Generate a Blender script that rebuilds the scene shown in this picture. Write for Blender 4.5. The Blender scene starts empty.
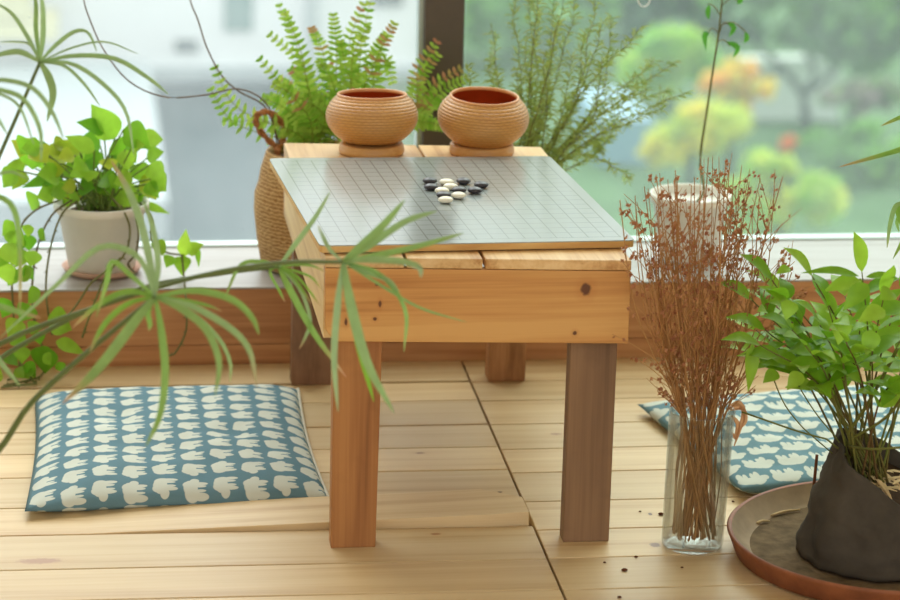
import bpy, bmesh, math, random
from mathutils import Vector, Matrix, noise as mnoise

random.seed(7)
S = bpy.context.scene
COL = S.collection

# ------------------------------------------------------------------ camera
F = 2900.0                                   # focal length in pixels of a 900 px wide frame
ROLL, PITCH, YAW = math.radians(1.25), math.atan(825 / F), math.radians(7.5)
CAM = Vector((0, 0, 1.45))
FWD = Vector((math.sin(YAW) * math.cos(PITCH), math.cos(YAW) * math.cos(PITCH), -math.sin(PITCH)))
_r0 = Vector((math.cos(YAW), -math.sin(YAW), 0))
_u0 = _r0.cross(FWD)
RGT = math.cos(ROLL) * _r0 + math.sin(ROLL) * _u0
UPV = -math.sin(ROLL) * _r0 + math.cos(ROLL) * _u0
cd = bpy.data.cameras.new('camera')
cam = bpy.data.objects.new('camera', cd)
COL.objects.link(cam)
cam.matrix_world = Matrix(((RGT.x, UPV.x, -FWD.x, CAM.x), (RGT.y, UPV.y, -FWD.y, CAM.y), (RGT.z, UPV.z, -FWD.z, CAM.z), (0, 0, 0, 1)))
cd.sensor_width = 36
cd.lens = F / 900 * 36
cd.clip_end = 400
cd.dof.use_dof = True
cd.dof.focus_distance = 4.15
cd.dof.aperture_fstop = 5.0
S.camera = cam

# ------------------------------------------------------------------ world and exposure
W = bpy.data.worlds.new('overcast sky')
S.world = W
W.use_nodes = True
_n = W.node_tree.nodes
_l = W.node_tree.links
_bg = _n['Background']
_tc = _n.new('ShaderNodeTexCoord')
_sx = _n.new('ShaderNodeSeparateXYZ')
_rp = _n.new('ShaderNodeValToRGB')
_rp.color_ramp.elements[0].position = 0.0
_rp.color_ramp.elements[0].color = (.82, .82, .80, 1)
_rp.color_ramp.elements[1].position = 0.85
_rp.color_ramp.elements[1].color = (1.0, .99, .96, 1)
_l.new(_tc.outputs['Generated'], _sx.inputs[0])
_l.new(_sx.outputs['Z'], _rp.inputs[0])
_l.new(_rp.outputs[0], _bg.inputs[0])
_bg.inputs[1].default_value = 1.75
S.view_settings.view_transform = 'Standard'
S.view_settings.look = 'None'
S.view_settings.exposure = 0.0
S.view_settings.gamma = 1.0
S.view_settings.use_curve_mapping = False


# the veiled sun stands high behind the window
sd = bpy.data.lights.new('veiled_sun', 'SUN')
sd.energy, sd.angle, sd.color = 3.9, math.radians(60), (1.0, .98, .94)
sun = bpy.data.objects.new('veiled_sun', sd)
COL.objects.link(sun)
sun.location = (.9, 9, 6)
sun.rotation_euler = (Vector((.5, 4.0, .2)) - Vector((.9, 7.5, 4.6))).to_track_quat('-Z', 'Y').to_euler()


# ------------------------------------------------------------------ helpers
def at(px, py, Y):
    """point of the room at depth Y that the photo shows at (px, py)"""
    d = FWD + RGT * ((px - 450) / F) - UPV * ((py - 300) / F)
    return CAM + d * ((Y - CAM.y) / d.y)


def onz(px, py, z):
    d = FWD + RGT * ((px - 450) / F) - UPV * ((py - 300) / F)
    return CAM + d * ((z - CAM.z) / d.z)


def lerp(a, b, t):
    return a + (b - a) * t


def srgb(r, g, b):
    def c(v):
        v /= 255
        return v / 12.92 if v < .04045 else ((v + .055) / 1.055) ** 2.4
    return (c(r), c(g), c(b), 1)


class MB:
    def __init__(self):
        self.v, self.f, self.m, self.t, self.uv = [], [], [], [], {}
        self.tint = (0, 0, 0)

    def vert(self, p, t=None):
        self.v.append(tuple(p))
        self.t.append(t or self.tint)
        return len(self.v) - 1

    def face(self, idx, m=0):
        self.f.append(tuple(idx))
        self.m.append(m)

    def box(self, x0, x1, y0, y1, z0, z1, m=0, fn=None):
        b = len(self.v)
        for z in (z0, z1):
            for x, y in ((x0, y0), (x1, y0), (x1, y1), (x0, y1)):
                p = (x, y, z)
                self.vert(fn(*p) if fn else p)
        for q in ((3, 2, 1, 0), (4, 5, 6, 7), (0, 1, 5, 4), (1, 2, 6, 5), (2, 3, 7, 6), (3, 0, 4, 7)):
            self.face([b + i for i in q], m)

    def tube(self, pts, rad, n=6, m=0, caps=True):
        pts = [Vector(p) for p in pts]
        k = len(pts)
        if not isinstance(rad, (list, tuple)):
            rad = [rad] * k
        rings = []
        ref = None
        for i, p in enumerate(pts):
            t = (pts[min(i + 1, k - 1)] - pts[max(i - 1, 0)])
            if t.length < 1e-9:
                t = Vector((0, 0, 1))
            t.normalize()
            if ref is None:
                ref = Vector((0, 0, 1)) if abs(t.z) < .9 else Vector((1, 0, 0))
            a = t.cross(ref)
            if a.length < 1e-6:
                a = t.orthogonal()
            a.normalize()
            bb = t.cross(a)
            ref = -bb if False else ref
            rings.append([self.vert(p + (a * math.cos(2 * math.pi * j / n) + bb * math.sin(2 * math.pi * j / n)) * rad[i]) for j in range(n)])
        for i in range(k - 1):
            for j in range(n):
                self.face((rings[i][j], rings[i][(j + 1) % n], rings[i + 1][(j + 1) % n], rings[i + 1][j]), m)
        if caps:
            self.face(rings[0][::-1], m)
            self.face(rings[-1], m)

    def lathe(self, prof, c=(0, 0, 0), n=40, m=0, fn=None):
        rings = []
        c = Vector(c)
        for r, z in prof:
            if r < 1e-6:
                p = Vector((0, 0, z))
                rings.append([self.vert(c + (fn(p) if fn else p))])
            else:
                row = []
                for j in range(n):
                    p = Vector((r * math.cos(2 * math.pi * j / n), r * math.sin(2 * math.pi * j / n), z))
                    row.append(self.vert(c + (fn(p) if fn else p)))
                rings.append(row)
        for a, b in zip(rings, rings[1:]):
            if len(a) == 1 and len(b) == 1:
                continue
            for j in range(n):
                if len(a) == 1:
                    self.face((a[0], b[(j + 1) % n], b[j]), m)
                elif len(b) == 1:
                    self.face((a[j], a[(j + 1) % n], b[0]), m)
                else:
                    self.face((a[j], a[(j + 1) % n], b[(j + 1) % n], b[j]), m)

    def strip(self, pts, wid, nrm, tints=None, fold=0.0, m=0):
        """leaf blade: centre line pts, half widths wid, normal hint nrm; folded along its midrib"""
        k = len(pts)
        prev = None
        for i in range(k):
            t = pts[min(i + 1, k - 1)] - pts[max(i - 1, 0)]
            if t.length < 1e-9:
                t = Vector((0, 0, 1))
            t.normalize()
            s = t.cross(nrm)
            if s.length < 1e-3:
                s = t.orthogonal()
            s.normalize()
            up = s.cross(t)
            tt = tints[i] if tints else None
            w = wid[i]
            row = (self.vert(pts[i] - s * w + up * fold * w, tt), self.vert(pts[i], tt), self.vert(pts[i] + s * w + up * fold * w, tt))
            if prev:
                self.face((prev[0], prev[1], row[1], row[0]), m)
                self.face((prev[1], prev[2], row[2], row[1]), m)
            prev = row

    def build(self, name, mats, parent=None, smooth=False, bevel=0, loc=None, subsurf=0):
        me = bpy.data.meshes.new(name)
        v = self.v
        if loc is not None:
            L = Vector(loc)
            v = [tuple(Vector(p) - L) for p in v]
        me.from_pydata(v, [], self.f)
        ca = me.color_attributes.new('tint', 'FLOAT_COLOR', 'POINT')
        ca.data.foreach_set('color', [c for t in self.t for c in (*t, 1.0)])
        if self.uv:
            ul = me.uv_layers.new(name='UVMap')
            for lp in me.loops:
                ul.data[lp.index].uv = self.uv.get(lp.vertex_index, (0, 0))
        for mt in (mats if isinstance(mats, (list, tuple)) else [mats]):
            me.materials.append(mt)
        me.polygons.foreach_set('material_index', self.m)
        me.polygons.foreach_set('use_smooth', [bool(smooth)] * len(self.f))
        me.update()
        o = bpy.data.objects.new(name, me)
        COL.objects.link(o)
        if loc is not None:
            o.location = loc
        if parent:
            o.parent = parent
            if loc is None:
                o.location = -Vector(parent.location)   # mesh is written in room coordinates
        if bevel:
            md = o.modifiers.new('bevel', 'BEVEL')
            md.width, md.segments, md.limit_method = bevel, 2, 'ANGLE'
        if subsurf:
            md = o.modifiers.new('sub', 'SUBSURF')
            md.levels = md.render_levels = subsurf
        return o


def tag(o, label, cat, group=None, kind=None):
    o['label'] = label
    o['category'] = cat
    if group:
        o['group'] = group
    if kind:
        o['kind'] = kind
    return o


def thing(name, loc, label, cat, group=None):
    o = bpy.data.objects.new(name, None)
    o.empty_display_size = .05
    COL.objects.link(o)
    o.location = loc
    return tag(o, label, cat, group)


def structure(o):
    o['kind'] = 'structure'
    return o


def smooth_path(pts, n=12):
    pts = [Vector(p) for p in pts]
    if len(pts) == 2:
        return [pts[0].lerp(pts[1], i / n) for i in range(n + 1)]
    P = [pts[0] * 2 - pts[1]] + pts + [pts[-1] * 2 - pts[-2]]
    segs = len(pts) - 1
    out = []
    for i in range(n + 1):
        u = i / n * segs
        s = min(int(u), segs - 1)
        t = u - s
        a, b, c, d = P[s:s + 4]
        out.append(.5 * ((2 * b) + (c - a) * t + (2 * a - 5 * b + 4 * c - d) * t * t + (3 * b - a - 3 * c + d) * t ** 3))
    return out


# ------------------------------------------------------------------ materials
class NT:
    def __init__(self, name):
        self.mat = bpy.data.materials.new(name)
        self.mat.use_nodes = True
        self.nt = self.mat.node_tree
        self.nt.nodes.clear()
        self.out = self.nt.nodes.new('ShaderNodeOutputMaterial')

    def n(self, typ, **kw):
        x = self.nt.nodes.new(typ)
        for k, v in kw.items():
            if k.startswith('i_'):
                x.inputs[k[2:].replace('_', ' ')].default_value = v
            else:
                setattr(x, k, v)
        return x

    def link(self, a, b):
        self.nt.links.new(a, b)

    def math(self, op, a, b=None, clamp=False):
        x = self.nt.nodes.new('ShaderNodeMath')
        x.operation = op
        x.use_clamp = clamp
        for i, v in enumerate((a, b)):
            if v is None:
                continue
            if isinstance(v, (int, float)):
                x.inputs[i].default_value = v
            else:
                self.link(v, x.inputs[i])
        return x.outputs[0]

    def mix(self, fac, a, b, blend='MIX'):
        x = self.nt.nodes.new('ShaderNodeMix')
        x.data_type = 'RGBA'
        x.blend_type = blend
        for s, v in ((x.inputs[0], fac), (x.inputs[6], a), (x.inputs[7], b)):
            if isinstance(v, (int, float)):
                s.default_value = v
            elif isinstance(v, tuple):
                s.default_value = v
            else:
                self.link(v, s)
        return x.outputs[2]

    def noise(self, vec, scale, detail=3, rough=.5, dist=0):
        x = self.n('ShaderNodeTexNoise')
        x.inputs['Scale'].default_value = scale
        x.inputs['Detail'].default_value = detail
        x.inputs['Roughness'].default_value = rough
        x.inputs['Distortion'].default_value = dist
        if vec is not None:
            self.link(vec, x.inputs['Vector'])
        return x.outputs['Fac']

    def ramp(self, fac, stops):
        x = self.n('ShaderNodeValToRGB')
        e = x.color_ramp.elements
        while len(e) < len(stops):
            e.new(.5)
        for s, (p, c) in zip(e, stops):
            s.position, s.color = p, c
        self.link(fac, x.inputs[0])
        return x.outputs[0]

    def bsdf(self, color, rough=.5, spec=.5, bump=None, bstr=.3, bdist=.002, **kw):
        p = self.n('ShaderNodeBsdfPrincipled')
        if isinstance(color, tuple):
            p.inputs['Base Color'].default_value = color
        else:
            self.link(color, p.inputs['Base Color'])
        if isinstance(rough, (int, float)):
            p.inputs['Roughness'].default_value = rough
        else:
            self.link(rough, p.inputs['Roughness'])
        p.inputs['Specular IOR Level'].default_value = spec
        for k, v in kw.items():
            p.inputs[k.replace('_', ' ')].default_value = v
        if bump is not None:
            b = self.n('ShaderNodeBump')
            b.inputs['Strength'].default_value = bstr
            b.inputs['Distance'].default_value = bdist
            self.link(bump, b.inputs['Height'])
            self.link(b.outputs[0], p.inputs['Normal'])
        return p.outputs[0]

    def done(self, sh):
        self.link(sh, self.out.inputs[0])
        return self.mat


def pos(t):
    return t.n('ShaderNodeNewGeometry').outputs['Position']


def wood(name, light, mid, dark, axis=0, rough=.5, knots=(), stain=0.0, spots=.0, along=1.0, spec=.4):
    t = NT(name)
    at_ = t.n('ShaderNodeAttribute', attribute_name='tint')
    sep = t.n('ShaderNodeSeparateColor')
    t.link(at_.outputs['Color'], sep.inputs[0])
    off = t.n('ShaderNodeVectorMath', operation='MULTIPLY_ADD')
    t.link(at_.outputs['Color'], off.inputs[0])
    off.inputs[1].default_value = (37.3, 21.7, 17.1)
    P = pos(t)
    t.link(P, off.inputs[2])

    def scaled(al, ac):
        m = t.n('ShaderNodeVectorMath', operation='MULTIPLY')
        s = [ac, ac, ac]
        s[axis] = al
        m.inputs[1].default_value = s
        t.link(off.outputs[0], m.inputs[0])
        return m.outputs[0]
    broad = t.noise(scaled(1.3 * along, 16), 1, 3, .5, .6)
    rings = t.noise(scaled(.9 * along, 55), 1, 4, .6, .3)
    fine = t.noise(scaled(6 * along, 240), 1, 2, .5)
    f = t.math('ADD', t.math('MULTIPLY', broad, .55), t.math('MULTIPLY', rings, .45))
    f = t.math('ADD', f, t.math('MULTIPLY', t.math('SUBTRACT', fine, .5), .16))
    col = t.ramp(f, [(.34, dark), (.47, mid), (.60, light)])
    # each board has its own tone
    tone = t.math('ADD', t.math('MULTIPLY', sep.outputs[0], .26), .87)
    hs = t.n('ShaderNodeHueSaturation')
    t.link(col, hs.inputs['Color'])
    t.link(tone, hs.inputs['Value'])
    col = hs.outputs[0]
    if spots:
        vo = t.n('ShaderNodeTexVoronoi')
        vo.inputs['Scale'].default_value = 1
        t.link(scaled(5.2, 10.5), vo.inputs['Vector'])
        rnd = t.n('ShaderNodeSeparateColor')
        t.link(vo.outputs['Color'], rnd.inputs[0])
        r = t.math('MULTIPLY', t.math('GREATER_THAN', rnd.outputs[0], 1 - spots), t.math('ADD', .05, t.math('MULTIPLY', rnd.outputs[1], .11)))
        k = t.math('SUBTRACT', 1, t.math('DIVIDE', vo.outputs['Distance'], t.math('ADD', r, .001)), True)
        k = t.math('MULTIPLY', k, 1.6, True)
        col = t.mix(t.math('MULTIPLY', k, .75), col, (dark[0] * .35, dark[1] * .3, dark[2] * .3, 1))
    for kx, ky, kz, kr, ks, kc, kd, kh in knots:
        sb = t.n('ShaderNodeVectorMath', operation='SUBTRACT')
        t.link(P, sb.inputs[0])
        sb.inputs[1].default_value = (kx, ky, kz)
        mu = t.n('ShaderNodeVectorMath', operation='MULTIPLY')
        t.link(sb.outputs[0], mu.inputs[0])
        mu.inputs[1].default_value = (1 / (kr * ks), 1 / (kr * kd), 1 / kr)
        ln = t.n('ShaderNodeVectorMath', operation='LENGTH')
        t.link(mu.outputs[0], ln.inputs[0])
        wob = t.math('ADD', ln.outputs['Value'], t.math('MULTIPLY', t.math('SUBTRACT', t.noise(P, 140, 2), .5), .7))
        k = t.math('SUBTRACT', 1, wob, True)
        halo = t.math('SUBTRACT', 1, t.math('MULTIPLY', wob, .45), True)
        col = t.mix(t.math('MULTIPLY', halo, kh), col, (mid[0] * .75, mid[1] * .5, mid[2] * .35, 1))
        col = t.mix(t.math('MULTIPLY', t.math('MULTIPLY', k, 2.6, True), .9), col, kc)
    if stain:
        st = t.noise(P, 9, 4, .6)
        k = t.math('MULTIPLY', t.math('SUBTRACT', st, .52), 4, True)
        col = t.mix(t.math('MULTIPLY', k, stain), col, (dark[0] * .55, dark[1] * .5, dark[2] * .45, 1))
    return t.done(t.bsdf(col, rough, spec, bump=f, bstr=.25, bdist=.001))


def leafmat(name, a, b, accent, trans=.45, rough=.4, spec=.35):
    """tint.r mixes two greens, tint.g mixes in the accent (yellow, brown or pink) of a leaf"""
    t = NT(name)
    at_ = t.n('ShaderNodeAttribute', attribute_name='tint')
    sep = t.n('ShaderNodeSeparateColor')
    t.link(at_.outputs['Color'], sep.inputs[0])
    col = t.mix(sep.outputs[0], a, b)
    col = t.mix(sep.outputs[1], col, accent)
    nz = t.noise(pos(t), 60, 2)
    hs = t.n('ShaderNodeHueSaturation')
    t.link(col, hs.inputs['Color'])
    t.link(t.math('ADD', .8, t.math('MULTIPLY', nz, .4)), hs.inputs['Value'])
    p = t.bsdf(hs.outputs[0], rough, spec)
    tr = t.n('ShaderNodeBsdfTranslucent')
    t.link(hs.outputs[0], tr.inputs[0])
    mx = t.n('ShaderNodeMixShader')
    mx.inputs[0].default_value = trans
    t.link(p, mx.inputs[1])
    t.link(tr.outputs[0], mx.inputs[2])
    return t.done(mx.outputs[0])


def plain(name, color, rough=.6, spec=.4, var=.15, scale=30, bump=0.0):
    t = NT(name)
    nz = t.noise(pos(t), scale, 4, .6)
    c2 = tuple(x * (1 - var) for x in color[:3]) + (1,)
    c3 = tuple(min(1, x * (1 + var)) for x in color[:3]) + (1,)
    col = t.ramp(nz, [(.3, c2), (.7, c3)])
    return t.done(t.bsdf(col, rough, spec, bump=nz if bump else None, bstr=bump, bdist=.004))


KD = srgb(86, 46, 30)
KW = srgb(176, 134, 106)
KS = [(*onz(px, py, 0), .03, sx, kc, sy, .25) for px, py, sx, sy, kc in ((40, 561, 1.2, .42, KW), (650, 514, .12, .2, KD), (436, 534, .3, .16, srgb(170, 120, 80)), (375, 421, .2, .14, KD), (556, 434, .35, .2, KW), (420, 453, .3, .16, KW), (500, 492, .14, .12, KD), (655, 545, .3, .35, srgb(120, 84, 70)))]
M_floor = wood('pine floorboards', srgb(224, 198, 154), srgb(216, 187, 141), srgb(199, 164, 118), 0, .42, knots=KS, spots=.10, spec=.35)
M_gap = plain('dark gap under boards', srgb(70, 42, 22), .9, .1)
M_riser = wood('aged pine riser', srgb(206, 154, 104), srgb(190, 134, 86), srgb(160, 106, 64), 0, .55)
M_sill = wood('whitewashed sill', srgb(170, 167, 164), srgb(164, 160, 156), srgb(148, 141, 134), 0, .35)
ypl = 3.781
KN = [(*at(586, 289, ypl), .0105, .8, KD, 6, .45), (*at(575, 333, ypl), .0035, 1.0, KD, 6, .45), (*at(377, 284.5, ypl), .0025, 1.3, KD, 6, .45),
      (*at(375, 319, ypl), .0030, 1.0, KD, 6, .45), (*at(346, 322, ypl), .006, .4, KD, 6, .45), (*at(380, 304, ypl), .006, .4, KD, 6, .45)]
M_apron = wood('orange pine apron', srgb(216, 166, 100), srgb(202, 146, 82), srgb(172, 112, 56), 0, .42, knots=KN)
M_side = wood('pale pine side board', srgb(226, 200, 150), srgb(212, 182, 130), srgb(186, 150, 98), 1, .5)
M_top = wood('pine table boards', srgb(230, 196, 144), srgb(218, 178, 122), srgb(188, 138, 82), 1, .42, spots=.08)
M_legA = wood('weathered brown leg', srgb(192, 134, 78), srgb(174, 116, 66), srgb(140, 90, 50), 2, .6, stain=.45)
M_legB = wood('grey brown leg', srgb(140, 108, 78), srgb(124, 94, 68), srgb(100, 74, 52), 2, .6, stain=.4)
M_legC = wood('dark brown leg', srgb(140, 104, 78), srgb(124, 90, 66), srgb(98, 70, 50), 2, .65, stain=.4)
M_legD = wood('red brown leg', srgb(186, 136, 92), srgb(168, 118, 76), srgb(136, 92, 56), 2, .6, stain=.4)
M_frame = plain('dark bronze window frame', srgb(92, 82, 72), .5, .4, .05)
M_rail = plain('pale glazing bead', srgb(190, 205, 200), .4, .5, .05)

# ------------------------------------------------------------------ the setting
X0, X1, Y0, YW, YG, ZS = -1.3, 2.7, -0.6, 4.68, 4.944, .135
SEAM = .638
rnd = random.Random(3)
LB = [4.68, 4.568, 4.462, 4.337, 4.225, 4.118, 3.986, 3.873, 3.739, 3.624]
RB = [4.68, 4.56, 4.455, 4.333, 4.211, 4.101, 3.973, 3.854, 3.741, 3.622]
while LB[-1] > Y0:
    LB.append(LB[-1] - .117)
while RB[-1] > Y0:
    RB.append(RB[-1] - .117)
LG = {4.568: .011, 4.337: .004, 4.118: .003, 3.986: .0025, 3.739: .002}
fl = MB()
fl.box(X0, X1, Y0 - .2, YW, -.06, -.024, 1)
for B, xa, xb in ((LB, X0, SEAM - .0018), (RB, SEAM + .0018, X1)):
    for a, b in zip(B, B[1:]):
        fl.tint = (rnd.random(), rnd.random(), rnd.random())
        ga = LG.get(a, .0022) if B is LB else .0022
        gb = .0012
        slope = (lambda x, y: -.020 * (x - SEAM) * (0.6 if y < 4.3 else .2)) if B is LB else (lambda x, y: 0)
        if B is LB and abs(a - 3.986) < 1e-6:
            # the sprung board: its end by the seam stands proud and one corner is split off
            def lift(x):
                return max(0, (x - 0.0) / .63) * .019
            xs = [xa, 0.0, .3, .50, .575, .632]
            rows = []
            for i, x in enumerate(xs):
                yb = a - ga + slope(x, a)
                yf = b + gb + slope(x, a) + (.004 if i == 5 else 0)
                if i == 5:
                    yb = a - .045 + slope(x, a)
                h = lift(x)
                rows.append([fl.vert((x, yf, -.026)), fl.vert((x, yb, -.026)), fl.vert((x, yb, h)), fl.vert((x, yf, h))])
            for r, s in zip(rows, rows[1:]):
                for j in range(4):
                    fl.face((r[j], r[(j + 1) % 4], s[(j + 1) % 4], s[j]))
            fl.face(rows[0])
            fl.face(rows[-1][::-1])
            continue
        if B is LB:
            fl.box(xa, xb, b + gb, a - ga, -.026, 0, 0, lambda x, y, z: (x, y + slope(x, y), z))
        else:
            fl.box(xa, xb, b + gb, a - ga, -.026, 0)
structure(fl.build('floor', [M_floor, M_gap], bevel=.0012))

wl = MB()
for i, (za, zb) in enumerate(((-.06, .034), (.0348, .1312))):
    wl.tint = (rnd.random(), rnd.random(), rnd.random())
    wl.box(X0, X1, YW, YW + .03, za, zb)
wl.box(X0, X1, YW + .032, YG + .022, -.06, .131)
structure(wl.build('wall_back', M_riser, bevel=.001))
sl = MB()
sl.tint = (.6, .3, .2)
sl.box(X0, X1, YW - .002, YG + .022, .1316, ZS)
structure(sl.build('trim_1', M_sill, bevel=.001))

fr = MB()
fr.box(.5925, .6615, YG - .03, YG + .05, ZS, 2.5)
fr.box(X0, X1, YG - .03, YG + .05, 2.5, 2.58)
structure(fr.build('trim_2', M_frame, bevel=.002))
rl = MB()
rl.box(.5845, .5922, YG - .012, YG + .03, ZS, 2.5)
rl.box(X0, .5845, YG - .003, YG + .03, ZS, ZS + .003)
rl.box(.6618, X1, YG - .003, YG + .03, ZS, ZS + .003)
structure(rl.build('trim_3', M_rail))


def glass(name, tintc, haze, hazecol):
    t = NT(name)
    P = pos(t)
    tr = t.n('ShaderNodeBsdfTransparent')
    tr.inputs[0].default_value = tintc
    gl = t.n('ShaderNodeBsdfGlossy')
    gl.inputs['Roughness'].default_value = .02
    df = t.n('ShaderNodeBsdfTranslucent')
    df.inputs[0].default_value = hazecol
    lw = t.n('ShaderNodeLayerWeight')
    lw.inputs[0].default_value = .25
    m1 = t.n('ShaderNodeMixShader')
    dirt_haze = t.math('ADD', haze, t.math('MULTIPLY', t.math('SUBTRACT', t.noise(P, 5, 5, .65), .5), haze * .9))  # dirt film on the pane; its whitish veil also paints the outdoor haze
    specks = t.math('MULTIPLY', t.math('GREATER_THAN', t.noise(P, 130, 2, .5), .73), .05)
    t.link(t.math('ADD', dirt_haze, specks, True), m1.inputs[0])
    t.link(tr.outputs[0], m1.inputs[1])
    t.link(df.outputs[0], m1.inputs[2])
    m2 = t.n('ShaderNodeMixShader')
    t.link(t.math('MULTIPLY', lw.outputs['Fresnel'], .6), m2.inputs[0])
    t.link(m1.outputs[0], m2.inputs[1])
    t.link(gl.outputs[0], m2.inputs[2])
    return t.done(m2.outputs[0])


M_glassL = glass('dusty window glass', (.90, .97, .98, 1), .20, (.80, .90, .92, 1))
M_glassR = glass('tinted window glass', (.80, .92, .88, 1), .16, (.66, .84, .80, 1))
for nm, xa, xb, mt in (('window_1', X0, .5850, M_glassL), ('window_2', .6612, X1, M_glassR)):
    g = MB()
    b = [g.vert(p) for p in ((xa, YG + .012, ZS), (xb, YG + .012, ZS), (xb, YG + .012, 2.5), (xa, YG + .012, 2.5))]
    g.face(b)
    structure(g.build(nm, mt))

cl = MB()
cl.box(X0, X1, 0.6, YG + .06, 2.58, 2.66)  # unseen ceiling, added to bring the indoor brightness down
M_plaster = plain('white plaster', srgb(226, 216, 198), .8, .2, .02)
structure(cl.build('unseen_ceiling', M_plaster))
for nm_, xa, xb in (('unseen_wall_left', X0 - .08, X0), ('unseen_wall_right', X1, X1 + .08)):  # unseen side walls, added to block light from the sides
    w_ = MB()
    w_.box(xa, xb, 0.6, YG + .06, -.06, 2.66)
    structure(w_.build(nm_, M_plaster))

# ------------------------------------------------------------------ outdoors, seen from an upper floor
ZG = -15.0
gd = MB()
gd.box(-90, 120, 20, 220, ZG - .5, ZG)
structure(gd.build('ground', plain('pale grey paving', srgb(58, 76, 80), .8, .2, .2, .15)))
rd = MB()
rd.box(7.2, 60, 40, 130, ZG, ZG + .08)
structure(rd.build('lawn', plain('garden grass', srgb(84, 112, 76), .9, .1, .35, .5)))
M_white = plain('white render', srgb(240, 243, 243), .7, .2, .03, .4)
M_band = plain('pale grey render', srgb(186, 196, 198), .7, .2, .05, .4)
M_winp = plain('grey green window pane', srgb(120, 150, 145), .2, .6, .05, 1)
M_dark = plain('dark opening', srgb(110, 122, 124), .6, .3, .1, 1)


def pbox(m, x0, x1, y, ya, yb, d, mat=0):
    """block whose near face fills the photo box x0..x1, ya..yb at depth y"""
    a, b = at(x0, yb, y), at(x1, ya, y)
    m.box(a.x, b.x, y, y + d, a.z, b.z, mat)


bd = thing('white_building', at(250, 84, 80), 'white rendered building with a grey green window beyond the left pane', 'building')
m = MB()
a, b = at(-260, 86, 80), at(470, -400, 80)
m.box(a.x, b.x, 80, 92, ZG, b.z)
m.build('wall', M_white, bd)
m = MB()
pbox(m, 224, 253, 79.9, -22, 31, .3)
m.build('window', M_winp, bd)
for vb in ((175, 198, 79.9, 40, 52, .3), (372, 404, 79.9, -30, 6, .3)):
    m = MB()
    pbox(m, *vb)
    m.build('vent', M_dark, bd)
m = MB()
pbox(m, -100, 420, 79.8, 66, 86, .4)
m.build('plinth', M_band, bd)
m = MB()
pbox(m, 306, 318, 79.7, -120, 84, .2)
m.build('downpipe', M_band, bd)
bl = MB()
aa, bb2 = at(-120, 200, 66), at(152, 74, 66)
bl.box(aa.x - 3, at(158, 100, 70).x, 62.5, 78.2, ZG, ZG + .9)
bt = tag(bl.build('flat_roof_shed', plain('white roof sheet', srgb(176, 186, 188), .7, .2, .05, .3)), 'low white flat roofed shed in front of the white building', 'shed')
sh = MB()
pbox(sh, -30, 58, 77.5, 22, 40, 2)
pbox(sh, -30, 30, 77.5, -30, 20, 2)
tag(sh.build('yellow_hut', plain('cream hut wall', srgb(215, 212, 170), .7, .2, .1, .3)), 'small cream coloured hut at the far left beyond the window', 'hut')


def crown(mb, c, r, n, size, rg, tints):
    subs = []                                    # a crown is a dozen bunches of leaves
    for _ in range(13):
        d = Vector((rg.gauss(0, 1), rg.gauss(0, 1), rg.gauss(0, 1))).normalized() * (rg.random() ** .45) * .8
        subs.append((c + Vector((d.x * r[0], d.y * r[1], d.z * r[2])), rg.choice(tints)))
    for _ in range(n):
        d = Vector((rg.gauss(0, 1), rg.gauss(0, 1), rg.gauss(0, 1)))
        d.normalize()
        cc, tn = rg.choice(subs)
        p = cc + Vector((d.x * r[0], d.y * r[1], d.z * r[2])) * (rg.random() ** .4) * .42
        nn = Vector((rg.gauss(0, 1), rg.gauss(0, 1), rg.gauss(0, 1) + .8)).normalized()
        s = nn.orthogonal().normalized() * size * rg.uniform(.6, 1.3)
        u = nn.cross(s)
        tt = tn if rg.random() < .8 else rg.choice(tints)
        b = [mb.vert(p + s * a + u * bq, tt) for a, bq in ((-1, -.6), (1, -.6), (1, .6), (-1, .6))]
        mb.face(b)


M_treeA = leafmat('garden tree leaves', srgb(64, 110, 70), srgb(148, 202, 92), srgb(180, 150, 162), .35)
M_treeB = leafmat('bright shrub leaves', srgb(156, 212, 78), srgb(208, 234, 100), srgb(252, 234, 84), .4)
M_bark = plain('grey bark', srgb(62, 66, 64), .9, .1, .2, 2)
M_flow = leafmat('blossom petals', srgb(252, 232, 84), srgb(236, 226, 104), srgb(250, 140, 80), .4)
rg = random.Random(11)


def tree(name, label, px, py, Y, crowns, leaf, mat, n, tints, trunk=None, group=None):
    base = at(px, py, Y)
    base.z = ZG + .05
    t = thing(name, base, label, 'tree' if trunk else 'shrub', group)
    mb = MB()
    for cx, cy, rx, ry in crowns:
        c = at(cx, cy, Y)
        s = Y / F
        crown(mb, c, (rx * s, rx * s * .8, ry * s), n, leaf, rg, tints)
    mb.build('crown', mat, t)
    if trunk:
        tm = MB()
        for path, w in trunk:
            pts = [at(x, y, Y) for x, y in path]
            if path[0] == (px, py):
                pts[0].z = ZG
            tm.tube(smooth_path(pts, 6), [w * Y / F * (1 - .4 * i / 6) for i in range(7)], 6)
        tm.build('trunk', M_bark, t)
    else:
        tm = MB()
        tm.tube([base, at(crowns[0][0], crowns[0][1], Y)], .12, 6)
        tm.build('trunk', M_bark, t)
    return t


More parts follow.
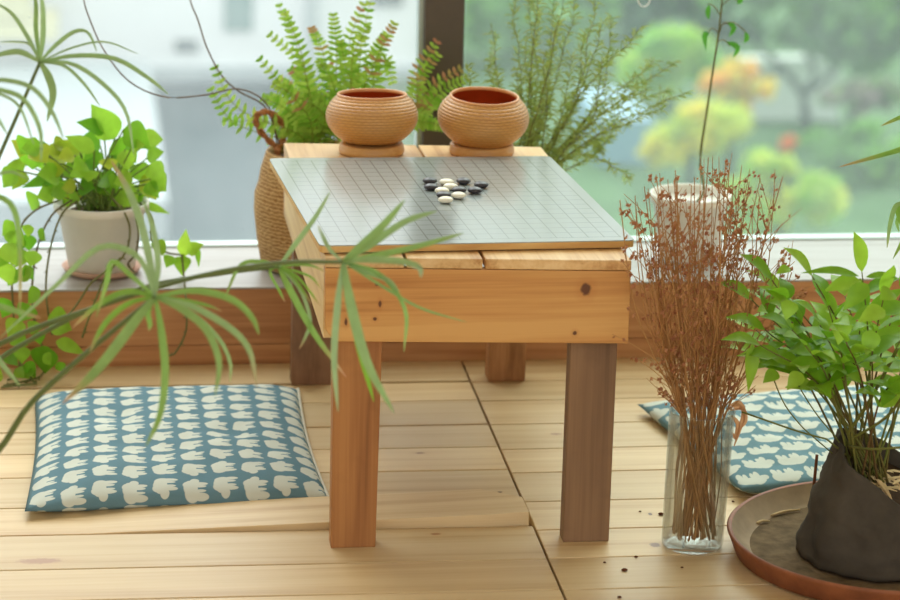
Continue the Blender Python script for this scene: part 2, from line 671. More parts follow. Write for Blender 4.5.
G = [(.2, 0, 0), (.5, 0, 0), (.8, 0, 0), (.35, 0, 0)]
tree('spreading_tree', 'spreading tree with a forked grey trunk beyond the right window pane', 806, 165, 72,
     [(760, -25, 80, 40), (830, 10, 70, 42), (885, -5, 60, 55), (800, -60, 120, 50), (860, 45, 50, 28)], .22, M_treeA, 420, G,
     [([(806, 165), (806, 120), (803, 92)], 7), ([(803, 95), (785, 70), (765, 52), (745, 30)], 4.5), ([(803, 95), (815, 72), (800, 45), (790, 20)], 4), ([(803, 95), (835, 70), (850, 40)], 4), ([(785, 70), (760, 75), (740, 70)], 3)])
tree('leafy_tree', 'light green leafy tree behind the feathery herb by the window post', 560, 130, 82,
     [(520, 20, 60, 70), (590, 0, 60, 60), (540, 95, 70, 50)], .28, M_treeA, 420, [(.7, 0, 0), (1, 0, 0), (.5, 0, 0)], [([(560, 130), (556, 60)], 6)])
tree('bright_tree', 'bright yellow green tree behind the tip of the feathery herb', 668, 120, 76,
     [(672, 45, 38, 26), (650, 72, 30, 22), (690, 62, 26, 22)], .2, M_treeB, 480, [(0, 0, 0), (.5, 0, 0), (.9, 0, 0)], [([(668, 120), (668, 70)], 5)])
tree('dark_tree', 'dusky green tree at the top of the right window pane', 700, 120, 86,
     [(640, -10, 60, 50), (705, -5, 55, 45), (735, 40, 40, 36)], .28, M_treeA, 420, [(0, 0, 0), (.25, 0, 0)], [([(700, 120), (700, 20)], 6)])
tree('flowering_tree', 'small tree covered in yellow and orange blossom beyond the seedling stem', 728, 150, 68,
     [(735, 75, 24, 18), (718, 85, 22, 14), (760, 88, 16, 9), (742, 100, 10, 20)], .12, M_flow, 260, [(0, 0, 0), (.3, 0, 0), (0, .5, 0), (1, 0, 0)], [([(728, 150), (734, 110), (735, 80)], 4)])
tree('orange_shrub', 'orange blossom head on the shrub below the forked tree', 788, 165, 66, [(788, 144, 9, 8)], .08, M_flow, 160, [(0, 1, 0), (0, .8, 0)])
tree('yellow_shrub', 'broad yellow green shrub behind the white pot', 690, 190, 66,
     [(690, 140, 45, 26), (715, 120, 40, 22), (660, 150, 20, 14)], .14, M_treeB, 380, [(.5, .6, 0), (.9, .3, 0), (.2, .4, 0), (.5, .9, 0)])
tree('low_yellow_shrub', 'low yellow flecked shrub behind the dried flower heads', 790, 215, 59,
     [(770, 168, 26, 18), (810, 200, 34, 30), (760, 215, 34, 26), (740, 190, 26, 18)], .13, M_treeB, 380, [(.2, .2, 0), (.7, .3, 0), (.1, 0, 0), (.9, .5, 0)])
tree('green_hedge', 'long mottled green hedge low in the right window pane', 870, 220, 67,
     [(850, 150, 50, 34), (890, 170, 40, 40), (840, 205, 44, 34), (890, 225, 50, 28), (620, 225, 60, 26), (700, 230, 70, 24)], .16, M_treeA, 420, [(.3, 0, 0), (.7, 0, 0), (.5, 0, 0), (1, 0, 0)])
tree('mauve_shrub', 'dusty pink flowering shrub right of the forked tree trunk', 856, 125, 70,
     [(852, 95, 34, 18), (885, 90, 24, 20)], .14, M_treeA, 240, [(.5, .9, 0), (.5, .6, 0), (.8, .2, 0)])
m = MB()
pbox(m, 736, 842, 74, 58, 135, .4)
tag(m.build('garden_wall', plain('grey white wall', srgb(240, 242, 240), .7, .2, .03, .4)), 'grey white garden wall behind the forked tree trunk', 'wall')
m = MB()
pbox(m, 596, 655, 69, 120, 210, 4)
tag(m.build('blue_tarpaulin', plain('blue grey tarpaulin', srgb(140, 172, 196), .6, .3, .08, .6)), 'blue grey tarpaulin covered stack below the feathery herb outside', 'tarpaulin')

# ------------------------------------------------------------------ low table
TX0, TX1, TY0, TY1 = .326, .748, 3.781, 4.580
XC = .535


def zt(x, y):
    return .4225 - .010 * (x - XC) / .42 - .022 * (y - 3.8) / .75


def on_top(px, py, off=0.0):
    p = onz(px, py, .42)
    for _ in range(6):
        p = onz(px, py, zt(p.x, p.y) + off)
    return p


def tsh(x, y, z):
    return (x, y, z + zt(x, y))


tb = thing('low_table', (XC, 4.15, 0), 'low handmade pine table on four square legs carrying the white board', 'table')
for i, (xa, xb) in enumerate(((TX0, .4335), (.4375, .5415), (.5455, TX1))):
    m = MB()
    m.tint = (.2 + .3 * i, .4 * i, .7 - .2 * i)
    m.box(xa, xb, TY0 - .001, TY1, -.0145, 0, 0, tsh)
    m.build('tabletop_plank', M_top, tb, bevel=.0015)
AH = .104
m = MB()
m.tint = (.6, .2, .4)
fs = [(TX0, -.0155), (TX1, -.0155), (TX1, -.0155 - AH), (TX0 + .014, -.0155 - AH), (TX0 + .001, -.0155 - AH + .018)]
fa = [m.vert(tsh(x, TY0, z)) for x, z in fs]
fb = [m.vert(tsh(x, TY0 + .019, z)) for x, z in fs]
m.face(fa[::-1])
m.face(fb)
for i in range(5):
    m.face((fa[i], fa[(i + 1) % 5], fb[(i + 1) % 5], fb[i]))
m.build('apron', M_apron, tb, bevel=.0012)
for xa, xb in ((TX0, TX0 + .013), (TX1 - .016, TX1)):
    m = MB()
    m.tint = (.9, .3, .1)
    m.box(xa, xb, TY0 + .0195, TY1 - .0195, -.0155 - AH, -.0155, 0, tsh)
    m.build('apron', M_side, tb, bevel=.001)
m = MB()
m.tint = (.1, .3, .1)
m.box(TX0, TX1, TY1 - .019, TY1, -.0155 - AH, -.0155, 0, tsh)
m.build('apron', M_apron, tb, bevel=.001)
for (xa, xb, xta, xtb, ya, yb, mt) in ((.3395, .4025, .341, .409, 3.8005, 3.832, M_legA), (.669, .735, .671, .737, 3.8005, 3.830, M_legB),
                                       (.3395, .404, .3395, .404, 4.515, 4.560, M_legC), (.667, .7285, .667, .7285, 4.515, 4.560, M_legD)):
    m = MB()
    m.tint = (rnd.random(), rnd.random(), rnd.random())
    dy = .040 if ya > 4.2 else 0

    def lg(x, y, z, xa=xa, xb=xb, xta=xta, xtb=xtb, dy=dy):
        k = z / .38
        u = (x - xa) / (xb - xa)
        return (lerp(lerp(xa, xb, u), lerp(xta, xtb, u), k), y + dy * (1 - k), z)
    m.box(xa, xb, ya, yb, 0, .39, 0, lg)
    m.build('leg', mt, tb, bevel=.0015)

# ------------------------------------------------------------------ go board and stones
t = NT('white laminate with grid')
uv = t.n('ShaderNodeUVMap')
su = t.n('ShaderNodeSeparateXYZ')
t.link(uv.outputs[0], su.inputs[0])


def gridline(c, w):
    g_ = t.math('SUBTRACT', t.math('MULTIPLY', c, 19.5), .75)
    d = t.math('ABSOLUTE', t.math('SUBTRACT', t.math('FRACT', t.math('ADD', g_, .5)), .5))
    on = t.math('LESS_THAN', d, w)
    ins = t.math('MULTIPLY', t.math('GREATER_THAN', g_, -.1), t.math('LESS_THAN', g_, 18.1))
    return on, ins


ou, iu = gridline(su.outputs[0], .040)
ov, iv = gridline(su.outputs[1], .040)
ln_ = t.math('MULTIPLY', t.math('MAXIMUM', ou, ov), t.math('MULTIPLY', iu, iv))
bc = t.mix(t.math('MULTIPLY', ln_, .8), srgb(158, 165, 164), srgb(108, 112, 108))
M_board = t.done(t.bsdf(bc, .17, 1.0))
M_bside = wood('board edge wood', srgb(240, 204, 136), srgb(232, 188, 116), srgb(214, 162, 92), 0, .5)
cs = [on_top(*p, .0125) for p in ((320, 245.5), (635.3, 240), (549.5, 156), (269, 158.2))]
bm_ = MB()


def bil(u, v):
    return cs[0].lerp(cs[1], u).lerp(cs[3].lerp(cs[2], u), v)


outl = []
for (cu, cv, a0) in ((0, 0, 180), (1, 0, 270), (1, 1, 0), (0, 1, 90)):
    r = .018
    for k in range(4):
        a = math.radians(a0 + k * 30)
        outl.append((lerp(r, 1 - r, cu) + r * math.cos(a), lerp(r, 1 - r, cv) + r * math.sin(a)))
top, mid_, bot = [], [], []
for u, v in outl:
    p = bil(u, v)
    i = bm_.vert(p); top.append(i); bm_.uv[i] = (u, v)
    i = bm_.vert(p - Vector((0, 0, .0015))); mid_.append(i); bm_.uv[i] = (u, v)
    i = bm_.vert(p - Vector((0, 0, .0105))); bot.append(i); bm_.uv[i] = (u, v)
bm_.face(top, 0)
bm_.face(bot[::-1], 1)
nn_ = len(outl)
for i in range(nn_):
    j = (i + 1) % nn_
    bm_.face((mid_[i], mid_[j], top[j], top[i]), 0)
    bm_.face((bot[i], bot[j], mid_[j], mid_[i]), 1)
tag(bm_.build('go_board', [M_board, M_bside], bevel=0), 'glossy white go board with a thin square grid lying on the low table', 'game board')

M_black = plain('black stone', srgb(52, 46, 52), .35, .5, .08)
M_whites = plain('white stone', srgb(238, 232, 212), .3, .5, .03)
st = MB()
pr = [(0, 0)] + [(.0112 * math.sin(a), .0049 * (1 - math.cos(a))) for a in [math.pi * i / 10 for i in range(1, 10)]] + [(0, .0098)]
st.lathe(pr, n=20)
sb_ = st.build('go_stone', M_black, smooth=True)
stw = MB()
stw.lathe(pr, n=20)
sw_ = stw.build('go_stone', M_whites, smooth=True)
stones = [(sb_, 429.8, 182.2, 'black go stone at the far left corner of the cluster'), (sb_, 431, 188.4, 'black go stone right in front of the far left corner one'),
          (sb_, 463.5, 182.5, 'black go stone at the back right, behind the white ones'), (sb_, 481.2, 186.2, 'black go stone farthest right of the cluster'),
          (sb_, 475, 191.8, 'black go stone second from the right end of the cluster'), (sb_, 459.0, 191.4, 'black go stone half hidden behind a white one, right of centre'),
          (sb_, 443.4, 196.3, 'black go stone peeping out behind the nearest white stone'),
          (sw_, 446.5, 183.5, 'white go stone at the back between two black ones'), (sw_, 450.5, 188, 'white go stone in the middle of the cluster'),
          (sw_, 442, 192.2, 'white go stone left of the middle of the cluster'), (sw_, 457.5, 196.8, 'white go stone at the near right in front of a black one'), (sw_, 445.5, 201.4, 'white go stone nearest the front of the board')]
done = set()
placed = []
for src, px, py, lab in stones:
    p = on_top(px, py + 1.5, .0127)
    for _ in range(30):                     # stones lie side by side on the board
        for q in placed:
            d = p - q
            d.z = 0
            if d.length < .0218:
                p += d.normalized() * (.0222 - d.length)
    placed.append(p.copy())
    p.z = zt(p.x, p.y) + .0126
    o = src if src not in done else src.copy()
    if src in done:
        COL.objects.link(o)
    done.add(src)
    o.location = p
    tag(o, lab, 'go stone', 'go stones on the board')

# ------------------------------------------------------------------ woven bowls on their lids
t = NT('woven rattan')
tcn = t.n('ShaderNodeUVMap')
sp = t.n('ShaderNodeSeparateXYZ')
t.link(tcn.outputs[0], sp.inputs[0])
vv = t.math('MULTIPLY', sp.outputs[1], 16)
row = t.math('FLOOR', vv)
uu = t.math('ADD', t.math('MULTIPLY', sp.outputs[0], 40), t.math('MULTIPLY', row, .5))
cu_ = t.math('ABSOLUTE', t.math('SINE', t.math('MULTIPLY', uu, math.pi)))
cv_ = t.math('ABSOLUTE', t.math('SINE', t.math('MULTIPLY', vv, math.pi)))
hgt = t.math('MULTIPLY', t.math('POWER', cv_, .5), t.math('ADD', .72, t.math('MULTIPLY', cu_, .28)))
nz = t.noise(pos(t), 60, 3)
wc = t.mix(t.math('MULTIPLY', t.math('ADD', hgt, t.math('MULTIPLY', nz, .5)), .75, True), srgb(170, 110, 46), srgb(218, 160, 88))
M_weave = t.done(t.bsdf(wc, .30, .6, bump=hgt, bstr=.6, bdist=.0026))
M_inner = plain('red brown bowl lining', srgb(176, 72, 26), .4, .5, .1)
M_lid = wood('turned lid wood', srgb(232, 182, 118), srgb(220, 164, 98), srgb(198, 136, 74), 0, .35)


def bowl(px, py, tilt, tdir, lab, lablid):
    base = on_top(px, py, 0)
    base.z = zt(base.x, base.y) + .0022
    ld = MB()
    ld.lathe([(0, 0), (.051, 0), (.0525, .003), (.0525, .008), (.0505, .0105), (.0515, .0130), (.0500, .0155), (.046, .0160), (0, .0160)], (0, 0, 0), 48)
    lo = ld.build('bowl_lid', M_lid, smooth=True, bevel=0)
    lo.location = base
    tag(lo, lablid, 'lid', 'lids under the bowls')
    prof = [(0, .0), (.040, .0), (.047, .003), (.058, .013), (.068, .026), (.0722, .040), (.0712, .054), (.065, .067), (.0575, .0755), (.0540, .0785)]
    prof = [(r * 1.035, z * .95) for r, z in prof]
    b = MB()
    b.lathe(prof, n=72)
    # uv from angle and height
    for i, p in enumerate(b.v):
        b.uv[i] = (math.atan2(p[1], p[0]) / (2 * math.pi), p[2] / .0746)
    t_ = thing('woven_bowl', base + Vector((0, 0, .0172)), lab, 'bowl', 'woven go bowls on the table')
    t_.rotation_euler = (math.radians(tilt), math.radians(tdir), random.uniform(0, 3) if False else 0)
    o = b.build('body', M_weave, t_, smooth=True, loc=(0, 0, 0), subsurf=1)
    b = MB()
    b.lathe([(r * 1.035, z * .95) for r, z in ((.0540, .0782), (.0545, .0805), (.0530, .0822), (.0510, .0818), (.0503, .079), (.0503, .077))], n=64)
    b.build('rim', plain('pale bowl rim', srgb(224, 156, 96), .3, .5, .05), t_, smooth=True, loc=(0, 0, 0))
    b = MB()
    b.lathe([(r * 1.035, z * .95) for r, z in ((.0510, .0785), (.056, .071), (.063, .058), (.066, .043), (.061, .027), (.047, .011), (0, .007))], n=48)
    b.build('lining', M_inner, t_, smooth=True, loc=(0, 0, 0))


bowl(371.5, 153.5, -3.6, 0, 'round woven bowl on the left, standing on its lid beside the fern', 'flat wooden lid under the left woven bowl')
bowl(481.5, 154, 3.2, 1.5, 'round woven bowl on the right, its red brown inside showing', 'flat wooden lid under the right woven bowl')

# ------------------------------------------------------------------ cushions with white bears


def bearcloth(name, nu, nv, mode, blue):
    t = NT(name)
    uv = t.n('ShaderNodeUVMap')
    s = t.n('ShaderNodeSeparateXYZ')
    t.link(uv.outputs[0], s.inputs[0])
    nzv = t.noise(pos(t), 90, 2)
    u = t.math('MULTIPLY', s.outputs[0], nu)
    v = t.math('MULTIPLY', s.outputs[1], nv)
    if mode == 0:
        col_i = t.math('FLOOR', u)
        v = t.math('ADD', v, t.math('MULTIPLY', t.math('MODULO', col_i, 2), .12))
        row_i = t.math('FLOOR', v)
        fu = t.math('SUBTRACT', t.math('FRACT', u), .5)
        fv = t.math('SUBTRACT', t.math('FRACT', v), .5)
        par = t.math('SUBTRACT', t.math('MULTIPLY', t.math('MODULO', t.math('ADD', row_i, col_i), 2), 2), 1)
        a = t.math('MULTIPLY', t.math('MULTIPLY', fv, par), 1.1)
        b = t.math('MULTIPLY', fu, -.84)
    else:
        row_i = t.math('FLOOR', v)
        u = t.math('ADD', u, t.math('MULTIPLY', t.math('MODULO', row_i, 2), .5))
        fu = t.math('SUBTRACT', t.math('FRACT', u), .5)
        fv = t.math('SUBTRACT', t.math('FRACT', v), .5)
        a = t.math('MULTIPLY', fu, .95)
        b = t.math('MULTIPLY', fv, -.86)
    wob = t.math('MULTIPLY', t.math('SUBTRACT', nzv, .5), .015)
    a = t.math('ADD', a, wob)
    res = None
    for cx, cy, rx, ry in ((-.02, .10, .32, .20), (-.22, .06, .19, .21), (.12, .10, .2, .22), (.33, -.02, .13, .13), (-.29, -.18, .085, .22), (-.14, -.16, .06, .17), (.05, -.17, .06, .17), (.18, -.18, .08, .21), (.25, .12, .1, .1)):
        dx = t.math('DIVIDE', t.math('SUBTRACT', a, cx), rx)
        dy = t.math('DIVIDE', t.math('SUBTRACT', b, cy), ry)
        d = t.math('ADD', t.math('MULTIPLY', dx, dx), t.math('MULTIPLY', dy, dy))
        res = d if res is None else t.math('MINIMUM', res, d)
    m_ = t.math('MULTIPLY', t.math('SUBTRACT', 1.08, res), 5.0, True)
    weave = t.noise(pos(t), 900, 2)
    bl_ = t.mix(t.math('MULTIPLY', weave, .5), blue, tuple(min(1, x * 1.5) for x in blue[:3]) + (1,))
    wh = t.mix(t.noise(pos(t), 25, 2), srgb(218, 224, 214), srgb(202, 206, 194))
    col = t.mix(m_, bl_, wh)
    return t.done(t.bsdf(col, .9, .15, bump=t.math('ADD', weave, t.math('MULTIPLY', t.noise(pos(t), 35, 3), 2)), bstr=.25, bdist=.003))


M_bear1 = bearcloth('blue bear print', 9.9, 11.4, 0, srgb(98, 130, 142))
M_bear2 = bearcloth('blue bear print large', 7.8, 8.8, 1, srgb(104, 136, 146))
M_seam = plain('white cotton seam', srgb(226, 222, 206), .9, .1, .05)


def cushion(corners, h, mat, tufts, lab, edges, seed, rise=.009):
    """corners: front left, front right, back right, back left on the floor"""
    c = [Vector((x, y, 0)) for x, y in corners]
    ctr = sum(c, Vector()) / 4
    th = thing('floor_cushion', (ctr.x, ctr.y, 0), lab, 'cushion', 'bear print floor cushions')
    m = MB()
    N, K = 56, 56

    def P(u, v):
        # edges pull in a little between the corners
        uu = u + .018 * math.sin(math.pi * v) * (1 - 2 * u)
        vv = v + .020 * math.sin(math.pi * u) * (1 - 2 * v)
        return c[0].lerp(c[1], uu).lerp(c[3].lerp(c[2], uu), vv)

    def prof(u, v):
        a = max(0, 1 - abs(2 * u - 1) ** 4)
        b = max(0, 1 - abs(2 * v - 1) ** 4)
        return (a * b) ** .5
    grid = {}
    for s in (1, 0):
        for i in range(N + 1):
            for j in range(K + 1):
                u, v = i / N, j / K
                edge = i in (0, N) or j in (0, K)
                if s == 0 and edge:
                    grid[0, i, j] = grid[1, i, j]
                    continue
                p = P(u, v)
                q = prof(u, v)
                ze = rise + .004 * math.sin(5 * u + seed) * math.cos(4 * v)
                if s:
                    z = ze + (h - ze) * q
                    z += .0045 * q * mnoise.noise(Vector((u * 5 + seed, v * 6, .3))) + .003 * q * mnoise.noise(Vector((u * 14, v * 16 + seed, 2)))
                    for tu, tv, r, dp in tufts:
                        d2 = ((u - tu) / r) ** 2 + ((v - tv) / r) ** 2
                        z -= dp * math.exp(-d2 * 2)
                else:
                    z = max(.0006, ze * (1 - min(1, q * 2.2)))
                i_ = m.vert((p.x, p.y, max(z, .0006)))
                m.uv[i_] = (u, v)
                grid[s, i, j] = i_
    for i in range(N):
        for j in range(K):
            m.face((grid[1, i, j], grid[1, i + 1, j], grid[1, i + 1, j + 1], grid[1, i, j + 1]))
            m.face((grid[0, i, j + 1], grid[0, i + 1, j + 1], grid[0, i + 1, j], grid[0, i, j]))
    m.build('cover', mat, th, smooth=True)
    for e in edges:
        pts = []
        for k in range(29):
            s = k / 28
            u, v = {'r': (1, s), 'l': (0, s), 'f': (s, 0), 'b': (s, 1)}[e]
            p = P(u, v)
            pts.append(Vector((p.x, p.y, rise + .004 * math.sin(5 * u + seed) * math.cos(4 * v))))
        sm = MB()
        sm.tube(pts, .0026, 6)
        sm.build('seam', M_seam, th, smooth=True)
    return th


cushion([(-.087, 3.945), (.352, 3.985), (.346, 4.505), (-.080, 4.50)], .046, M_bear1, [(.72, .42, .10, .010), (.3, .62, .12, .008), (.62, .75, .1, .006), (.45, .3, .16, .004)],
        'blue cushion printed with rows of white bears, flat on the floor left of the table', 'r', 1.0)
cushion([(.958, 3.948), (1.39, 4.005), (1.318, 4.455), (.884, 4.375)], .036, M_bear2, [(.42, .40, .10, .012), (.6, .7, .1, .006)],
        'blue bear print cushion lying behind the glass vase and leafy plant', '', 2.3, .017)

# ------------------------------------------------------------------ glass vase with dried flowers
t = NT('clear vase glass')
tr = t.n('ShaderNodeBsdfTransparent')
tr.inputs[0].default_value = (.955, .965, .955, 1)
gl = t.n('ShaderNodeBsdfGlossy')
gl.inputs['Roughness'].default_value = .04
lw = t.n('ShaderNodeLayerWeight')
lw.inputs[0].default_value = .22
mx = t.n('ShaderNodeMixShader')
t.link(t.math('ADD', .02, t.math('MULTIPLY', lw.outputs['Fresnel'], .55)), mx.inputs[0])
t.link(tr.outputs[0], mx.inputs[1])
t.link(gl.outputs[0], mx.inputs[2])
M_vase = t.done(mx.outputs[0])
VC = Vector((.8500, 3.776, 0))
vs = MB()
vs.lathe([(0, .0005), (.037, .0005), (.0425, .003), (.0435, .008), (.0460, .199), (.0467, .2015), (.0457, .2025), (.0437, .200), (.0415, .010), (.037, .0075), (0, .007)], n=56)
vs.v = [(x + .029 * z, y, z) for x, y, z in vs.v]
vo = vs.build('glass_vase', M_vase, smooth=True)
vo.location = VC
tag(vo, 'tall clear glass vase holding dried brown stems on the floorboards', 'vase')

M_dry = leafmat('dry brown stem', srgb(194, 144, 92), srgb(160, 112, 68), srgb(214, 170, 116), .15, .7, .2)
M_bud = leafmat('dry bud', srgb(200, 142, 104), srgb(172, 110, 80), srgb(216, 168, 124), .3, .8, .1)
df = thing('dried_flower_bunch', VC + Vector((0, 0, .01)), 'tall bunch of brittle brown dried flowers standing in the glass vase', 'dried flowers')
rg = random.Random(21)


def bud(mb, p, r, tt):
    """small dry flower head: a ragged knot of three crossed scales"""
    for _ in range(4):
        d = Vector((rg.gauss(0, 1), rg.gauss(0, 1), rg.gauss(0, 1))).normalized()
        s = d.orthogonal().normalized()
        u = d.cross(s)
        b = [mb.vert(p + s * r * a + u * r * bq + d * r * .5 * (1 - abs(a)), tt) for a, bq in ((-1.2, -.1), (-.1, -.5), (1.2, .1), (.2, .5))]
        mb.face(b, 1)


NST = 84
for k in range(NST):
    # a fan: outline is widest at two thirds of the height
    q = (k + .5) / NST
    sx = rg.uniform(-1, 1)
    tipx = 709 + sx * rg.uniform(.7, 1) * 90
    topy = 156 + 26 * abs(sx) ** 1.6 + rg.random() ** 1.4 * 105
    dep = rg.uniform(-.07, .0) if sx < -.3 else rg.uniform(-.07, .06)
    tip = at(tipx, topy, VC.y + dep)
    a0 = rg.uniform(0, 6.28)
    r0 = .034 * math.sqrt(rg.random())
    base = VC + Vector((r0 * math.cos(a0), r0 * math.sin(a0), .012 + rg.random() * .01))
    nr = .036 * rg.random() ** .6
    nk = VC + Vector((.0055 + max(-.034, min(.034, (tip.x - VC.x) * .33 + rg.uniform(-.014, .014))), dep * .35, .201))
    w1 = nk.lerp(tip, .5) + Vector(((tip.x - VC.x) * .10 + rg.uniform(-.012, .012), rg.uniform(-.01, .01), 0))
    path = smooth_path([base, base.lerp(nk, .5) + Vector((rg.uniform(-.005, .005), 0, 0)), nk, w1, tip], 14)
    tt = (rg.random(), rg.random() * .5, 0)
    sm = MB()
    sm.tint = tt
    th_ = rg.uniform(.0009, .0017)
    sm.tube(path, [th_ * (1 - .6 * i / 14) for i in range(15)], 4)
    bm2 = sm
    for _ in range(rg.randint(5, 9)):
        i = rg.randint(7, 13)
        p0 = path[i]
        dd = (path[i + 1] - path[i - 1]).normalized()
        side = Vector((rg.gauss(0, 1), rg.gauss(0, .7), rg.gauss(0, .2)))
        L = rg.uniform(.02, .075)
        p1 = p0 + (dd * .8 + side.normalized() * .55).normalized() * L
        sm.tube([p0, p0.lerp(p1, .5) + Vector((0, 0, .002)), p1], [.0007, .0006, .0004], 3, caps=False)
        for _ in range(rg.randint(1, 3)):
            bud(bm2, p1.lerp(p0, rg.random() * .4) + Vector((rg.gauss(0, .003), rg.gauss(0, .003), rg.gauss(0, .003))), rg.uniform(.0022, .0046), (rg.random(), rg.random() * .6, 0))
    for _ in range(rg.randint(1, 4)):
        bud(bm2, path[-1].lerp(path[-4], rg.random()) + Vector((rg.gauss(0, .004), rg.gauss(0, .004), 0)), rg.uniform(.0018, .0042), (rg.random(), rg.random() * .6, 0))
    sm.build('flower_stem', [M_dry, M_bud], df)
# the shrivelled leaf hanging over the rim
m = MB()
m.tint = (.1, .8, 0)
for px0, py0, pts in ((0, 0, [(728, 408), (738, 403), (743, 412), (739, 430), (734, 446)]), (0, 0, [(730, 410), (741, 408), (745, 420), (741, 428)]), (0, 0, [(731, 416), (737, 424), (735, 438), (732, 432)])):
    path = smooth_path([at(x, y, 3.80) for x, y in pts], 10)
    m.strip(path, [.0035 * math.sin(math.pi * (.12 + .86 * i / 10)) + .0006 for i in range(11)], Vector((.3, -.8, .5)), fold=.5)
m.build('withered_leaf', M_bud, df)

# ------------------------------------------------------------------ saucer and leafy plant in a cloth bag
SC = Vector((1.119, 3.714, 0))
t = NT('terracotta dusted with soil')
P = pos(t)
sz = t.n('ShaderNodeSeparateXYZ')
t.link(P, sz.inputs[0])
nz = t.noise(P, 26, 4, .6)
M_terra = t.done(t.bsdf(t.ramp(nz, [(.3, srgb(124, 72, 46)), (.7, srgb(156, 94, 60))]), .6, .35))
M_soil = plain('dry grey soil', srgb(108, 90, 68), .95, .1, .35, 40, .5)
M_dust = plain('grey clay rim inside', srgb(160, 138, 112), .8, .2, .15, 30)
sc = thing('plant_saucer', SC, 'wide round terracotta saucer lined with dry soil on the floor', 'saucer')
m = MB()
R = .2285
m.lathe([(0, .0), (R - .028, .0), (R - .012, .004), (R - .002, .030), (R, .034), (R - .003, .0365), (R - .007, .035)], SC, 96)
m.build('dish', M_terra, sc, smooth=True)
m = MB()
m.lathe([(R - .0065, .0352), (R - .012, .028), (R - .024, .013), (R - .034, .0095)], SC, 96)
m.build('inner_wall', M_dust, sc, smooth=True)
m = MB()
m.lathe([(R - .031, .0098), (.15, .0085), (.09, .0092), (0, .009)], SC, 72)
so_ = m.build('soil', M_soil, sc, smooth=True)

M_straw = plain('dry straw', srgb(206, 178, 132), .8, .2, .1)
for i, (a, b, lab) in enumerate((((771, 515.5), (800, 509.5), 'longest pale straw lying in the saucer beside the bag'), ((757, 523), (770, 521), 'short pale straw near the left side of the saucer'), ((748, 526), (751, 520), 'tiny pale chip of straw by the saucer wall'))):
    m = MB()
    p, q = onz(*a, .0125), onz(*b, .0125)
    md = p.lerp(q, .5) + Vector((0, .003, .0008))
    m.tube(smooth_path([p, md, q], 6), [.0016, .0022, .002, .0022, .0018, .0016, .0012], 5)
    tag(m.build('straw', M_straw, smooth=True), lab, 'straw', 'straws in the saucer')

M_bag = plain('grey felt grow bag', srgb(78, 71, 62), .9, .15, .22, 14, .6)
BC = Vector((1.098, 3.698, .0125))
bg = thing('bagged_leafy_plant', BC, 'bushy green plant growing from a slumped grey cloth bag in the saucer', 'plant')


def bagpt(a, k, inset=0.0):
    """k 0 at the foot .. 1 at the rim; the rim is high on the left and slumps to the front right"""
    ca, sa = math.cos(a), math.sin(a)
    lean = math.cos(a - math.radians(150))          # 1 towards the back left
    top = .118 + .050 * lean
    rr = lerp(.112, .078, k) * (1 + .035 * math.sin(5 * a + 2.1) * k + .02 * math.sin(9 * a)) - inset
    rr *= 1 + .05 * math.sin(math.pi * k)
    z = top * k
    wr = .0055 * mnoise.noise(Vector((ca * 3, sa * 3, k * 5))) + .0045 * mnoise.noise(Vector((ca * 6, sa * 6, k * 11 + ca * 3)))
    return Vector((BC.x + (rr + wr) * ca + .012 * k, BC.y + (rr + wr) * sa, BC.z + z))


m = MB()
NA, NK = 72, 20
rows = [[m.vert(bagpt(2 * math.pi * j / NA, k / NK)) for j in range(NA)] for k in range(NK + 1)]
rows.append([m.vert(bagpt(2 * math.pi * j / NA, 1, .004)) for j in range(NA)])
rows.append([m.vert(bagpt(2 * math.pi * j / NA, .72, .006)) for j in range(NA)])
for r, s in zip(rows, rows[1:]):
    for j in range(NA):
        m.face((r[j], r[(j + 1) % NA], s[(j + 1) % NA], s[j]))
m.face(rows[0][::-1])
m.build('bag', M_bag, bg, smooth=True)
m = MB()
rim = [m.vert(bagpt(2 * math.pi * j / NA, .80, .006)) for j in range(NA)]
cc = m.vert(sum((Vector(m.v[i]) for i in rim), Vector()) / NA + Vector((0, 0, .004)))
for j in range(NA):
    m.face((rim[j], rim[(j + 1) % NA], cc))
m.build('soil', plain('dark potting soil', srgb(70, 54, 40), .95, .1, .3, 60, .5), bg, smooth=True)
m = MB()
hp = [BC + Vector((-.045, -.02, .10)), BC + Vector((-.02, -.05, .118)), BC + Vector((.02, -.06, .112)), BC + Vector((.05, -.03, .104))]
for k in range(26):
    a = BC + Vector((rg.uniform(-.03, .03), rg.uniform(-.03, .02), rg.uniform(.094, .112)))
    d = Vector((rg.gauss(0, 1), rg.gauss(0, .7), rg.gauss(0, .25))).normalized() * rg.uniform(.015, .030)
    m.strip(smooth_path([a - d, a + Vector((0, 0, .006)), a + d], 4), [.0008, .0022, .0026, .002, .0006], Vector((0, -.4, 1)))
m.build('dead_grass', M_straw, bg)

M_green = leafmat('bright jasmine leaf', srgb(116, 172, 34), srgb(170, 212, 66), srgb(204, 214, 96), .5, .38, .45)
M_stem = leafmat('green brown stem', srgb(118, 128, 58), srgb(110, 84, 50), srgb(150, 120, 70), .1, .6, .3)


def ovate(mb, base, tip, w, nrm, tt, droop=.12, n=8, fold=.25, shape=1.0):
    """pointed oval leaf from base to tip"""
    L = (tip - base).length
    c = base.lerp(tip, .5) + nrm.normalized() * L * droop
    path = smooth_path([base, c, tip], n)
    wid = []
    for i in range(n + 1):
        s = i / n
        wid.append(w * .5 * (math.sin(math.pi * s ** (.72 * shape)) ** 1.1 if 0 < s < 1 else 0) + .0002)
    mb.strip(path, wid, nrm, [tt] * (n + 1), fold)


